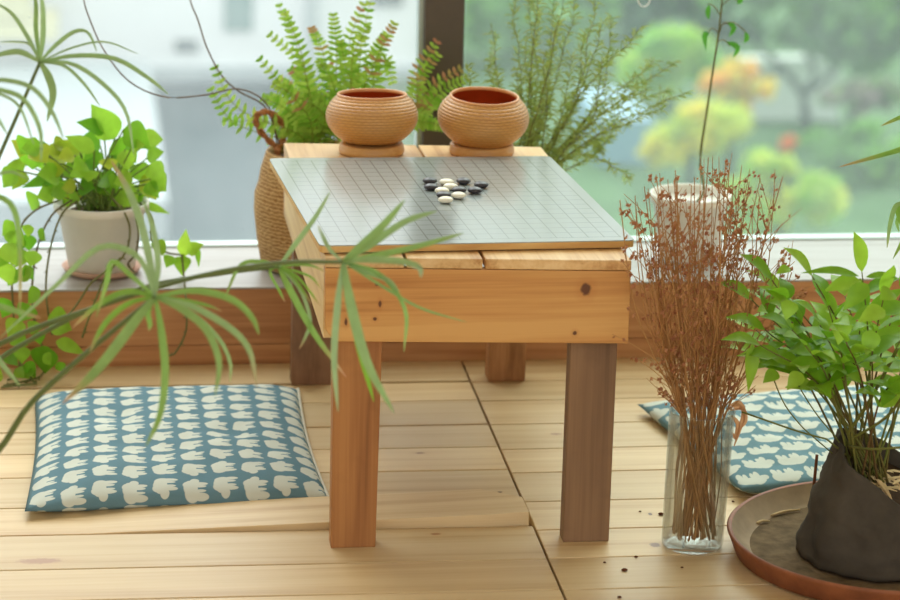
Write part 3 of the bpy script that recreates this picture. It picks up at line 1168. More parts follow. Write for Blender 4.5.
def sprig(sm, lm, path, n_pairs, L, w, rg, tint=lambda: (rg.random(), 0, 0), start=.35):
    """stem path with opposite leaves on its outer part and one at the tip"""
    K = len(path) - 1
    for q in range(n_pairs):
        s = lerp(start, .95, (q + .5) / n_pairs)
        i = min(K - 1, max(1, int(s * K)))
        p = path[i]
        d = (path[i + 1] - path[i - 1]).normalized()
        for sg in (-1, 1):
            if rg.random() < .12:
                continue
            side = d.cross(Vector((0, 0, 1)))
            if side.length < .2:
                side = Vector((1, 0, 0))
            side = side.normalized() * sg
            dirn = (side * 1.0 + d * .55 + Vector((rg.gauss(0, .25), rg.gauss(0, .25), rg.uniform(-.55, .25)))).normalized()
            l = L * rg.uniform(.7, 1.15)
            nrm = (Vector((0, -.35, 1)) + Vector((rg.gauss(0, .3), rg.gauss(0, .3), 0))).normalized()
            ovate(lm, p, p + dirn * l, w * rg.uniform(.8, 1.15), nrm, tint(), rg.uniform(.05, .18))
    d = (path[-1] - path[-3]).normalized()
    dirn = (d + Vector((0, 0, -.35))).normalized()
    ovate(lm, path[-1], path[-1] + dirn * L, w, Vector((0, -.4, 1)), tint(), .12)


sm, lm = MB(), MB()
root = BC + Vector((-.02, .0, .105))
tips = [(812, 276, 3.70), (782, 292, 3.78), (765, 330, 3.72), (757, 352, 3.80), (800, 372, 3.70), (792, 330, 3.66), (828, 306, 3.62), (862, 272, 3.72), (884, 296, 3.64), (902, 292, 3.80),
        (846, 342, 3.60), (872, 350, 3.66), (906, 352, 3.72), (935, 300, 3.75), (815, 362, 3.84), (778, 360, 3.74), (845, 296, 3.86), (925, 340, 3.60), (835, 330, 3.78), (890, 385, 3.62),
        (775, 305, 3.86), (805, 345, 3.62), (860, 318, 3.76), (950, 330, 3.8), (752, 300, 3.76), (756, 330, 3.82), (772, 280, 3.72), (760, 345, 3.66), (790, 310, 3.70), (820, 325, 3.68)]
for (px, py, Y) in tips:
    tip = at(px, py, Y)
    b0 = root + Vector((rg.uniform(-.02, .03), rg.uniform(-.02, .02), 0))
    mdp = b0.lerp(tip, .55) + Vector((0, 0, .035))
    path = smooth_path([b0, mdp, tip], 12)
    sm.tint = (rg.random(), 0, 0)
    sm.tube(path, [.0019 * (1 - .55 * i / 12) for i in range(13)], 5)
    sprig(sm, lm, path, 3, .058, .025, rg, start=.5)
# a few leaves the photo shows plainly
for (b, tp, w, Y) in (((861, 281), (823, 292), .024, 3.62), ((859, 276), (801, 273), .014, 3.62), ((866, 277), (898, 278), .012, 3.64), ((868, 284), (843, 311), .026, 3.60),
                      ((790, 268), (776, 274), .014, 3.7), ((752, 345), (748, 392), .020, 3.70), ((778, 372), (763, 383), .02, 3.66), ((802, 373), (787, 390), .022, 3.62), ((885, 310), (858, 322), .026, 3.58), ((893, 292), (880, 300), .026, 3.6), ((790, 300), (786, 320), .024, 3.64), ((842, 318), (838, 345), .028, 3.62), ((872, 330), (866, 356), .026, 3.6)):
    ovate(lm, at(*b, Y), at(*tp, Y - .01), w, Vector((.1, -.6, .8)), (rg.random(), .1, 0), .1)
# low runner reaching left to the vase and two lean shoots
for pts, r in (([(838, 442, 3.70), (800, 432, 3.70), (765, 420, 3.72), (742, 412, 3.74)], .0014), ([(838, 440, 3.7), (815, 412, 3.72), (795, 380, 3.74)], .001), ([(808, 434, 3.70), (785, 405, 3.72), (770, 370, 3.74)], .001),
               ([(843, 440, 3.69), (870, 400, 3.66), (902, 340, 3.62)], .0026), ([(846, 442, 3.69), (885, 418, 3.64), (906, 392, 3.6)], .0022), ([(845, 445, 3.69), (870, 449, 3.62), (905, 447, 3.6)], .0018)):
    path = smooth_path([at(*p) for p in pts], 10)
    path[0] = root.lerp(path[0], .6)
    sm.tint = (.3, 0, 0)
    sm.tube(path, r, 5)
sm.build('stem', M_stem, bg, smooth=True)
lm.build('foliage', M_green, bg, smooth=True)
m = MB()
m.tint = (.4, .3, 0)
pa, pb = at(811, 500, 3.775), at(817, 455, 3.755)
pa.z = .012
m.tube([pa, pb], [.0026, .0022], 6)
m.build('twig', plain('brown twig', srgb(120, 72, 44), .8, .2, .15), bg)

# ------------------------------------------------------------------ seagrass basket, fern and bare vine
BK = Vector((.398, 4.812, ZS))
t = NT('seagrass braid')
P = pos(t)
wv = t.n('ShaderNodeTexWave', wave_type='BANDS', bands_direction='Z')
wv.inputs['Scale'].default_value = 48
wv.inputs['Distortion'].default_value = 5
wv.inputs['Detail'].default_value = 2
wv.inputs['Detail Scale'].default_value = 3
t.link(P, wv.inputs['Vector'])
nz = t.noise(P, 140, 3)
f_ = t.math('ADD', t.math('MULTIPLY', wv.outputs['Fac'], .6), t.math('MULTIPLY', nz, .5))
M_sea = t.done(t.bsdf(t.ramp(f_, [(.2, srgb(150, 104, 58)), (.8, srgb(214, 176, 122))]), .8, .2, bump=f_, bstr=.6, bdist=.004))
M_rope = plain('brown twisted rope', srgb(172, 116, 72), .8, .2, .3, 120, .5)
bk = thing('seagrass_basket', BK, 'woven seagrass basket with a rope handle on the sill behind the table', 'basket')
m = MB()
m.lathe([(0, .001), (.085, .001), (.094, .006), (.101, .05), (.106, .10), (.105, .13), (.098, .150), (.095, .17), (.086, .20), (.082, .205), (.081, .195), (.088, .17), (.08, .165)], BK, 64)
m.build('body', M_sea, bk, smooth=True)
for sgn in (-1,):
    hp = [(279, 160), (277, 148), (268, 140), (258, 128), (256, 117), (263, 112), (272, 114), (280, 121), (285, 133), (281, 144), (277, 152)]
    path = smooth_path([at(x, y, 4.80 + .02 * math.sin(i)) for i, (x, y) in enumerate(hp)], 40)
    m = MB()
    k = len(path)
    for ph in (0, math.pi):                              # two strands twisted together
        strand = []
        for i, p in enumerate(path):
            tg = (path[min(i + 1, k - 1)] - path[max(i - 1, 0)]).normalized()
            s = tg.cross(Vector((0, 1, 0))).normalized()
            u = tg.cross(s)
            a = i * .9 + ph
            strand.append(p + (s * math.cos(a) + u * math.sin(a)) * .0026)
        m.tube(strand, .0037, 6)
    m.build('handle', M_rope, bk, smooth=True)

M_fern = leafmat('fern leaflet', srgb(122, 178, 46), srgb(184, 218, 92), srgb(190, 128, 98), .5, .45, .3)
FB = BK + Vector((.0, .0, .185))
fn = thing('potted_fern', FB, 'arching green fern with some reddish dying tips, growing in the seagrass basket', 'fern')
m = MB()
m.lathe([(0, -.16), (.06, -.16), (.078, -.06), (.078, .0), (.072, .001), (0, .004)], FB, 32)
m.build('soil', plain('potting soil', srgb(80, 60, 44), .95, .1, .3, 60, .4), fn, smooth=True)
fronds = [((308, 95), (296, 45), (278, 3), 0), ((318, 100), (300, 62), (268, 33), 0), ((310, 120), (288, 92), (258, 57), .25), ((300, 135), (238, 108), (213, 65), 0), ((300, 138), (262, 122), (222, 121), 0),
          ((310, 130), (285, 108), (262, 97), 0), ((335, 90), (336, 45), (333, 13), 0), ((345, 90), (350, 40), (364, 2), .1), ((355, 90), (362, 40), (372, -6), .1), ((360, 95), (380, 50), (395, 22), .6), ((365, 100), (385, 60), (393, 84), 0),
          ((330, 95), (322, 50), (311, 27), .2), ((405, 110), (418, 70), (438, 40), .45), ((410, 115), (430, 88), (462, 68), .9), ((410, 120), (440, 92), (468, 78), 0), ((405, 125), (425, 122), (447, 128), 0), ((325, 110), (305, 85), (290, 68), .3),
          ((350, 100), (345, 65), (340, 40), 0), ((370, 95), (372, 60), (385, 35), .1), ((320, 125), (300, 112), (280, 118), 0), ((330, 130), (312, 128), (296, 140), 0), ((340, 115), (330, 80), (318, 60), 0), ((310, 140), (295, 130), (275, 135), 0),
          ((330, 120), (320, 100), (305, 92), .15), ((340, 125), (338, 100), (330, 75), 0), ((355, 115), (358, 85), (352, 62), 0), ((318, 135), (305, 122), (290, 128), 0), ((345, 130), (325, 118), (315, 112), .2), ((410, 120), (428, 104), (446, 102), .1), ((325, 118), (296, 96), (272, 84), .1)]
rg = random.Random(5)
for k in range(10):
    a, b, c, d_ = fronds[rg.randrange(25)]
    jx, jy = rg.uniform(-14, 14), rg.uniform(-4, 26)
    fronds.append(((a[0] + jx * .4, a[1] + jy * .4), (b[0] + jx * .7, b[1] + jy * .7), (c[0] + jx, c[1] + jy), d_))
for i, (a, b, c, dead) in enumerate(fronds):
    Yb, Yt = BK.y + rg.uniform(-.04, .03), BK.y + rg.uniform(-.06, .08)
    p0 = FB + Vector((rg.uniform(-.03, .03), rg.uniform(-.02, .02), 0))
    path = smooth_path([p0, at(*a, lerp(Yb, Yt, .3)), at(*b, lerp(Yb, Yt, .7)), at(*c, Yt)], 40)
    fm = MB()
    fm.tint = (.2, .3, 0)
    fm.tube(path[::2], [.0011 * (1 - .6 * q / 20) for q in range(21)], 4)
    vn = Vector((rg.uniform(-.3, .3), -.8, .45)).normalized()
    for q in range(9, 41, 2):
        d = (path[min(q + 1, 40)] - path[q - 1]).normalized()
        side = d.cross(vn).normalized()
        s = (q - 9) / 31
        l = (.0225 * (1 - .70 * s) + .002) * (1 if s > .08 else .6)
        tt = (rg.random(), rg.uniform(.6, 1) if rg.random() < dead * (0.25 + s * .8) else rg.random() * .12, 0)
        for sg in (-1, 1):
            dr = (side * sg + d * .35 + vn * rg.uniform(-.1, .3)).normalized()
            p = path[q]
            pts = [p, p + dr * l * .5, p + dr * l - vn * l * .1]
            fm.strip(pts, [.0022, .0033, .0008], vn, [tt] * 3)
    fo = fm.build('frond', M_fern, fn)

vn_ = MB()
vn_.tint = (.6, 0, 0)
rr = [(278, 148, 4.80), (268, 106, 4.79), (240, 89, 4.78), (205, 95, 4.77), (165, 97, 4.77), (130, 82, 4.77), (105, 52, 4.77), (90, 20, 4.77), (83, -6, 4.77), (78, -70, 4.77), (70, -330, 4.76), (60, -1348, 4.70)]
vn_.tube(smooth_path([at(*p) for p in rr], 48), .0013, 6)
rr = [(280, 146, 4.80), (266, 108, 4.80), (240, 92, 4.79), (222, 76, 4.79), (207, 48, 4.79), (198, 20, 4.79), (189, -6, 4.79), (180, -80, 4.79), (176, -340, 4.78), (150, -1340, 4.72)]
vn_.tube(smooth_path([at(*p) for p in rr], 40), .0014, 6)
tag(vn_.build('bare_vine', leafmat('bare vine stem', srgb(120, 104, 78), srgb(104, 82, 64), srgb(140, 120, 90), .05, .6, .3), smooth=True), 'two thin bare vine stems looping up from the basket across the left pane', 'vine')

# ------------------------------------------------------------------ feathery herb in a pot behind the table
HB = Vector((.752, 4.835, ZS))
hb = thing('potted_herb', HB, 'tall feathery green herb with fine needle leaves by the right window pane', 'herb')
m = MB()
m.lathe([(0, 0), (.040, 0), (.044, .01), (.056, .118), (.060, .120), (.060, .136), (.055, .136), (.053, .12), (0, .118)], HB, 40)
m.build('pot', plain('grey glazed pot', srgb(168, 170, 160), .35, .5, .06), hb, smooth=True)
M_herb = leafmat('needle leaf', srgb(128, 154, 66), srgb(170, 190, 98), srgb(180, 160, 98), .4, .5, .3)
sm, lm = MB(), MB()
rg = random.Random(9)
ht = [(487, 58), (492, 25), (513, -5), (528, -20), (541, -25), (556, -15), (577, -5), (597, -12), (612, 15), (642, 28), (655, 62), (676, 62), (686, 92), (662, 108), (469, 66), (632, 178), (603, 60), (506, 96), (618, 118), (572, 55), (543, 52), (524, 46), (557, 22), (535, 0), (566, -20), (585, 30), (635, 90), (516, 70), (600, 150), (550, 80), (498, 75), (575, 95), (530, 85), (604, 20), (648, 88), (668, 88)]
for px, py in ht:
    Yt = HB.y + rg.uniform(-.07, .07)
    tip = at(px, py, Yt)
    b0 = HB + Vector((rg.uniform(-.02, .02), rg.uniform(-.02, .02), .118))
    dx = tip.x - b0.x
    if px > 625:                             # arching outer branches
        mdp = b0 + Vector((dx * .5, (Yt - HB.y) * .5, (tip.z - b0.z) * .62 + .0))
    else:
        mdp = b0 + Vector((dx * .76 + rg.uniform(-.02, .02), (Yt - HB.y) * .5, (tip.z - b0.z) * .5))
    if py > 140:
        mdp.z += .05
    path = smooth_path([b0, mdp, tip], 30)
    for i in range(2, 31):
        path[i] = path[i] + Vector((mnoise.noise(Vector((px, i * .25, 0))), 0, mnoise.noise(Vector((px, 9, i * .25))))) * .006
    sm.tint = (rg.random(), 0, 0)
    sm.tube(path, [.0013 * (1 - .7 * i / 30) for i in range(31)], 4)
    for i in range(7, 31):
        for _ in range(5):
            p = path[i].lerp(path[i - 1], rg.random())
            d = (path[i] - path[i - 1]).normalized()
            sd = Vector((rg.gauss(0, 1), rg.gauss(0, .8), rg.gauss(0, .5))).normalized()
            dr = (d * .5 + sd * .9).normalized()
            l = rg.uniform(.011, .022)
            tt = (rg.random(), rg.random() * .3, 0)
            lm.strip([p, p + dr * l * .6, p + dr * l - Vector((0, 0, l * .15))], [.0005, .0010, .0002], Vector((0, -1, .3)), [tt] * 3)
sm.build('stem', M_stem, hb, smooth=True)
lm.build('foliage', M_herb, hb)

# ------------------------------------------------------------------ white pot with a lanky seedling
WP = Vector((1.058, 4.84, ZS))
wp = thing('potted_seedling', WP, 'white plastic pot holding one lanky stem with a few drooping leaves', 'plant')
M_pot = plain('white plastic pot', srgb(236, 232, 222), .45, .4, .02)
k = 2900 / 4.85
m = MB()
m.lathe([(0, 0), (.050, 0), (.052, .006), (.065, .098), (.070, .100), (.0715, .1145), (.0695, .1155), (.0665, .113), (.065, .10), (0, .095)], WP, 48)
m.build('pot', M_pot, wp, smooth=True)
m = MB()
m.lathe([(0, .0965), (.0645, .0962)], WP, 32)
m.build('soil', plain('brown potting soil', srgb(92, 70, 52), .95, .1, .3, 60), wp)
sm, lm = MB(), MB()
sm.tint = (.35, 0, 0)
path = [WP + Vector((.01, 0, .096))] + [at(x, y, 4.84) for x, y in ((704, 190), (700, 160), (707, 110), (713, 70), (719, 30), (722, 0), (724, -30), (727, -70))]
path = smooth_path(path, 30)
sm.tube(path, [.0026 * (1 - .55 * i / 30) for i in range(31)], 6)
for pts, L in (([(718, 32), (712, 28), (707, 34)], [(709, 34), (704, 36), (706, 51)]), ([(718, 36), (724, 22), (730, 26)], [(728, 23), (733, 28), (729, 37)]), ([(716, 42), (724, 40), (730, 46)], [(727, 42), (737, 48), (733, 58)]),
               ([(719, 26), (733, 22), (746, 32)], [(745, 32), (746, 38), (744, 43)]), ([(720, 15), (714, 6), (708, 4)], [(709, 5), (707, 12), (709, 20)]), ([(722, 5), (732, -2), (738, 2)], [(735, -4), (740, 0), (737, 4)])):
    sm.tube(smooth_path([at(x, y, 4.83) for x, y in pts], 6), .0009, 4)
    q = smooth_path([at(x, y, 4.825) for x, y in L], 6)
    lm.strip(q, [.0005, .004, .006, .0065, .0055, .003, .0003], Vector((.5, -.8, .3)), [(.2, 0, 0)] * 7, .3)
sm.build('stem', M_stem, wp, smooth=True)
lm.build('foliage', leafmat('seedling leaf', srgb(76, 150, 50), srgb(120, 180, 70), srgb(180, 180, 90), .4), wp, smooth=True)
m = MB()
hc = at(644, -1, 4.93)
pts = [hc + Vector((.0105 * math.cos(a), 0, .0135 * math.sin(a))) for a in [2 * math.pi * i / 28 for i in range(29)]]
m.tube(pts, .0013, 6)
m.tube([hc + Vector((0, 0, .0135)), hc + Vector((0, .006, .03))], .0013, 6)
m.box(hc.x - .008, hc.x + .008, hc.y + .004, hc.y + .026, hc.z + .028, hc.z + .044)
tag(m.build('ring_hook', plain('white ring', srgb(236, 240, 236), .3, .5, .02), smooth=True), 'small white ring hook stuck on the right window pane', 'hook')

# ------------------------------------------------------------------ pothos in a white pot on the sill
PP = Vector((.033, 4.79, ZS))
m = MB()
m.lathe([(0, .0), (.056, .0), (.063, .004), (.068, .012), (.065, .0125), (.058, .006), (0, .005)], PP, 48)
so_ = m.build('pot_saucer', plain('pinkish clay saucer', srgb(206, 164, 142), .6, .3, .06), smooth=True)
tag(so_, 'small pinkish clay saucer under the trailing heart leaved plant', 'saucer')
pt = thing('potted_pothos', PP + Vector((0, 0, .0065)), 'trailing plant with heart shaped lime green leaves in a white pot', 'plant')
m = MB()
m.lathe([(0, .0065), (.052, .0065), (.057, .012), (.073, .108), (.080, .110), (.081, .123), (.078, .124), (.074, .118), (.072, .105), (0, .102)], PP, 48)
m.build('pot', plain('cream white pot', srgb(226, 222, 212), .5, .4, .03), pt, smooth=True)
m = MB()
m.lathe([(0, .106), (.0715, .104)], PP, 32)
m.build('soil', plain('dark soil', srgb(80, 62, 48), .95, .1, .3, 60), pt)
M_poth = leafmat('pothos leaf', srgb(112, 178, 40), srgb(172, 216, 70), srgb(216, 206, 70), .55, .35, .45)
M_vine = leafmat('pothos stem', srgb(120, 140, 66), srgb(116, 104, 70), srgb(150, 130, 80), .1, .6, .3)
sm, lm = MB(), MB()
rg = random.Random(33)


def heart(mb, base, tip, w, nrm, tt, droop=.1):
    n = 9
    L = (tip - base).length
    c = base.lerp(tip, .5) + nrm.normalized() * L * droop
    back = (base - tip).normalized() * L * .10
    path = smooth_path([base + back * 0, c, tip], n)
    ws = [.16, .72, .96, 1.0, .93, .80, .61, .40, .19, .01]
    mb.strip(path, [w * .5 * x for x in ws], nrm, [tt] * (n + 1), .22)


hero = [((115, 138), (91, 104), 25, 0), ((124, 129), (151, 149), 25, 0), ((104, 132), (76, 122), 15, 0), ((94, 151), (65, 136), 15, 0), ((80, 152), (44, 150), 19, .35), ((40, 160), (11, 140), 25, .55), ((147, 158), (164, 152), 15, 0), ((149, 165), (165, 180), 18, 0), ((146, 184), (159, 198), 14, 0),
        ((111, 164), (138, 167), 17, .1), ((107, 193), (63, 199), 13, .7), ((74, 186), (43, 194), 12, 0), ((102, 177), (80, 181), 13, 0), ((138, 193), (108, 206), 20, 0), ((16, 170), (3, 188), 20, 0), ((14, 160), (22, 176), 18, .2), ((56, 178), (21, 188), 12, .0), ((62, 158), (40, 172), 15, 0), ((116, 150), (132, 146), 11, 0), ((135, 165), (148, 184), 18, 0), ((142, 205), (170, 214), 9, 0),
        ((25, 172), (12, 190), 16, .3), ((88, 160), (74, 178), 15, 0), ((95, 150), (92, 172), 16, 0), ((125, 150), (128, 172), 15, 0), ((50, 168), (62, 186), 13, 0),
        # the small cluster right of the pot
        ((184, 256), (186, 229), 12, .1), ((166, 250), (150, 244), 15, .1), ((188, 252), (204, 244), 13, .1), ((184, 256), (182, 276), 16, .1), ((172, 256), (166, 268), 12, 0), ((196, 246), (199, 268), 6, 0),
        # leaves at the frame's left edge and down the riser
        ((10, 232), (24, 246), 15, 0), ((22, 236), (8, 254), 16, 0), ((4, 244), (16, 266), 17, 0), ((28, 252), (14, 268), 14, 0), ((3, 262), (12, 286), 16, 0), ((24, 268), (34, 280), 11, 0), ((14, 222), (2, 236), 13, 0),
        ((56, 342), (86, 355), 13, 0), ((46, 346), (45, 374), 24, 0), ((22, 384), (46, 386), 13, .1), ((48, 318), (72, 330), 26, 0), ((14, 388), (26, 384), 10, 0), ((20, 320), (8, 338), 18, 0), ((12, 336), (28, 346), 15, 0), ((6, 352), (18, 366), 14, 0), ((30, 305), (20, 322), 18, 0), ((10, 300), (2, 318), 16, 0),
        ((40, 290), (28, 304), 15, 0), ((58, 362), (66, 374), 9, 0), ((26, 362), (36, 378), 11, 0)]
for _ in range(58):
    bx, by = rg.uniform(28, 155), rg.uniform(140, 200)
    L_ = rg.uniform(14, 24)
    a_ = rg.uniform(-.4, 3.5)
    hero.append(((bx, by), (bx + L_ * math.cos(a_), by + L_ * math.sin(a_) * .7), L_ * .95, .5 if rg.random() < .15 else 0))
for _ in range(16):
    bx, by = rg.uniform(0, 45), rg.choice([rg.uniform(215, 280), rg.uniform(300, 372)])
    L_ = rg.uniform(12, 20)
    a_ = rg.uniform(.3, 2.8)
    hero.append(((bx, by), (bx + L_ * math.cos(a_), by + L_ * math.sin(a_)), L_ * .85, 0))
for (b, tp, w, acc) in hero:
    low = b[1] > 285
    side = b[0] < 40 and b[1] > 200
    if low:
        Y = 4.62 - rg.random() * .05
    elif side:
        Y = 4.66 + rg.uniform(-.04, .04)
    else:
        Y = 4.78 + rg.uniform(-.06, .05)
    B, T = at(*b, Y), at(*tp, Y + rg.uniform(-.02, .02))
    if 145 < b[0] < 205 and 228 < b[1] < 285:
        Y = 4.74
        B, T = at(*b, Y), at(*tp, Y - .01)
    nrm = Vector((rg.uniform(-.35, .35), -.75, .65))
    heart(lm, B, T, w * 1.22 * 4.8 / F, nrm, (rg.random(), acc, 0), rg.uniform(.02, .12))
    if not low and not side and b[1] < 225:
        r0 = PP + Vector((rg.uniform(-.04, .04), rg.uniform(-.035, .035), .105))
        sm.tint = (.0, 0, 0)
        sm.tube(smooth_path([r0, r0.lerp(B, .5) + Vector((0, 0, .012)), B], 8), .0013, 4)
for pts in ([(72, 200, 4.75), (52, 215, 4.73), (38, 245, 4.70), (32, 290, 4.64), (36, 330, 4.63), (44, 350, 4.62)], [(82, 198, 4.75), (62, 214, 4.72), (50, 250, 4.69), (46, 292, 4.645), (52, 335, 4.63)], [(60, 200, 4.76), (36, 210, 4.74), (20, 228, 4.70), (12, 262, 4.67), (14, 320, 4.65), (20, 362, 4.63), (8, 396, 4.60)],
            [(112, 198, 4.74), (124, 212, 4.72), (130, 232, 4.71), (122, 258, 4.70), (92, 282, 4.66), (80, 300, 4.64), (62, 325, 4.63)], [(128, 200, 4.77), (138, 226, 4.74), (136, 252, 4.73), (128, 264, 4.715), (134, 272, 4.70)], [(140, 202, 4.78), (152, 220, 4.76), (152, 240, 4.75), (166, 252, 4.745), (184, 255, 4.74)],
            [(120, 258, 4.71), (104, 280, 4.67), (88, 320, 4.64), (82, 338, 4.63)], [(182, 256, 4.74), (186, 300, 4.65), (186, 330, 4.63), (176, 352, 4.62), (168, 356, 4.62)], [(20, 362, 4.62), (36, 390, 4.58), (18, 402, 4.57), (2, 412, 4.56)], [(44, 372, 4.62), (24, 394, 4.59), (4, 400, 4.57)]):
    path = smooth_path([at(*p) for p in pts], 24)
    for p in path:
        p.z = max(p.z, .004)
        if p.y > 4.665 and p.z < ZS + .003:
            p.y = 4.665
    sm.tint = (rg.uniform(.5, 1), 0, 0)
    sm.tube(path, .0019, 5)
    for i in range(3, 24, 3):                                # nodes with small roots
        d = Vector((rg.gauss(0, 1), -abs(rg.gauss(0, .6)), rg.gauss(0, .6))).normalized() * .007
        sm.tube([path[i], path[i] + d], [.0016, .0006], 4)
sm.build('vine', M_vine, pt, smooth=True)
lm.build('foliage', M_poth, pt, smooth=True)

# ------------------------------------------------------------------ umbrella papyrus, pot stands outside the frame on the left
M_pap = leafmat('papyrus leaf', srgb(130, 176, 58), srgb(156, 184, 130), srgb(206, 150, 120), .4, .4, .4)
M_pstem = leafmat('papyrus stem', srgb(96, 124, 66), srgb(110, 120, 80), srgb(150, 130, 90), .1, .5, .3)
PB = Vector((-.42, 3.42, 0))
pa_ = thing('potted_papyrus', PB, 'umbrella papyrus arching in from the left with whorls of long drooping leaves', 'plant')
m = MB()
m.lathe([(0, 0), (.085, 0), (.09, .006), (.115, .17), (.124, .172), (.124, .195), (.114, .195), (.11, .175), (0, .165)], PB, 48)
m.build('pot', plain('brown clay pot', srgb(150, 96, 64), .6, .3, .1), pa_, smooth=True)
m = MB()
m.lathe([(0, .178), (.1105, .176)], PB, 32)
m.build('soil', plain('wet soil', srgb(64, 50, 38), .9, .2, .3, 60), pa_)
rg = random.Random(17)


def papyrus(stems, parent):
    for spts, srad, leaves in stems:
        sm = MB()
        sm.tint = (.4, .1, 0)
        path = smooth_path(spts, 24)
        sm.tube(path, [1.5 * srad * (1 - .35 * i / 24) for i in range(25)], 7)
        so = sm.build('stem', M_pstem, parent, smooth=True)
        hub = path[-1]
        lm = MB()
        for pts, wpx, dY, tone, tipc in leaves:
            n = len(pts)
            Y = hub.y
            wp_ = [at(x, y, Y + dY * (i + 1) / n) for i, (x, y) in enumerate(pts)]
            q = smooth_path([hub] + wp_, 14)
            w = wpx * .44 * Y / F
            wid = [w * min(1, .45 + 1.8 * s) * (1 - s ** 4) ** .8 + .0003 for s in [i / 14 for i in range(15)]]
            tints = [(tone, (tipc * max(0, (i / 14 - .72) / .28)), 0) for i in range(15)]
            lm.strip(q, wid, Vector((rg.uniform(-.15, .15), -.75, .65)), tints, .25)
        lo = lm.build('leaf_whorl', M_pap, so, smooth=True)
        lo.location = (0, 0, 0)


soil = PB + Vector((0, 0, .175))


def so(dx, dy=0.0):
    return soil + Vector((dx, dy, 0))


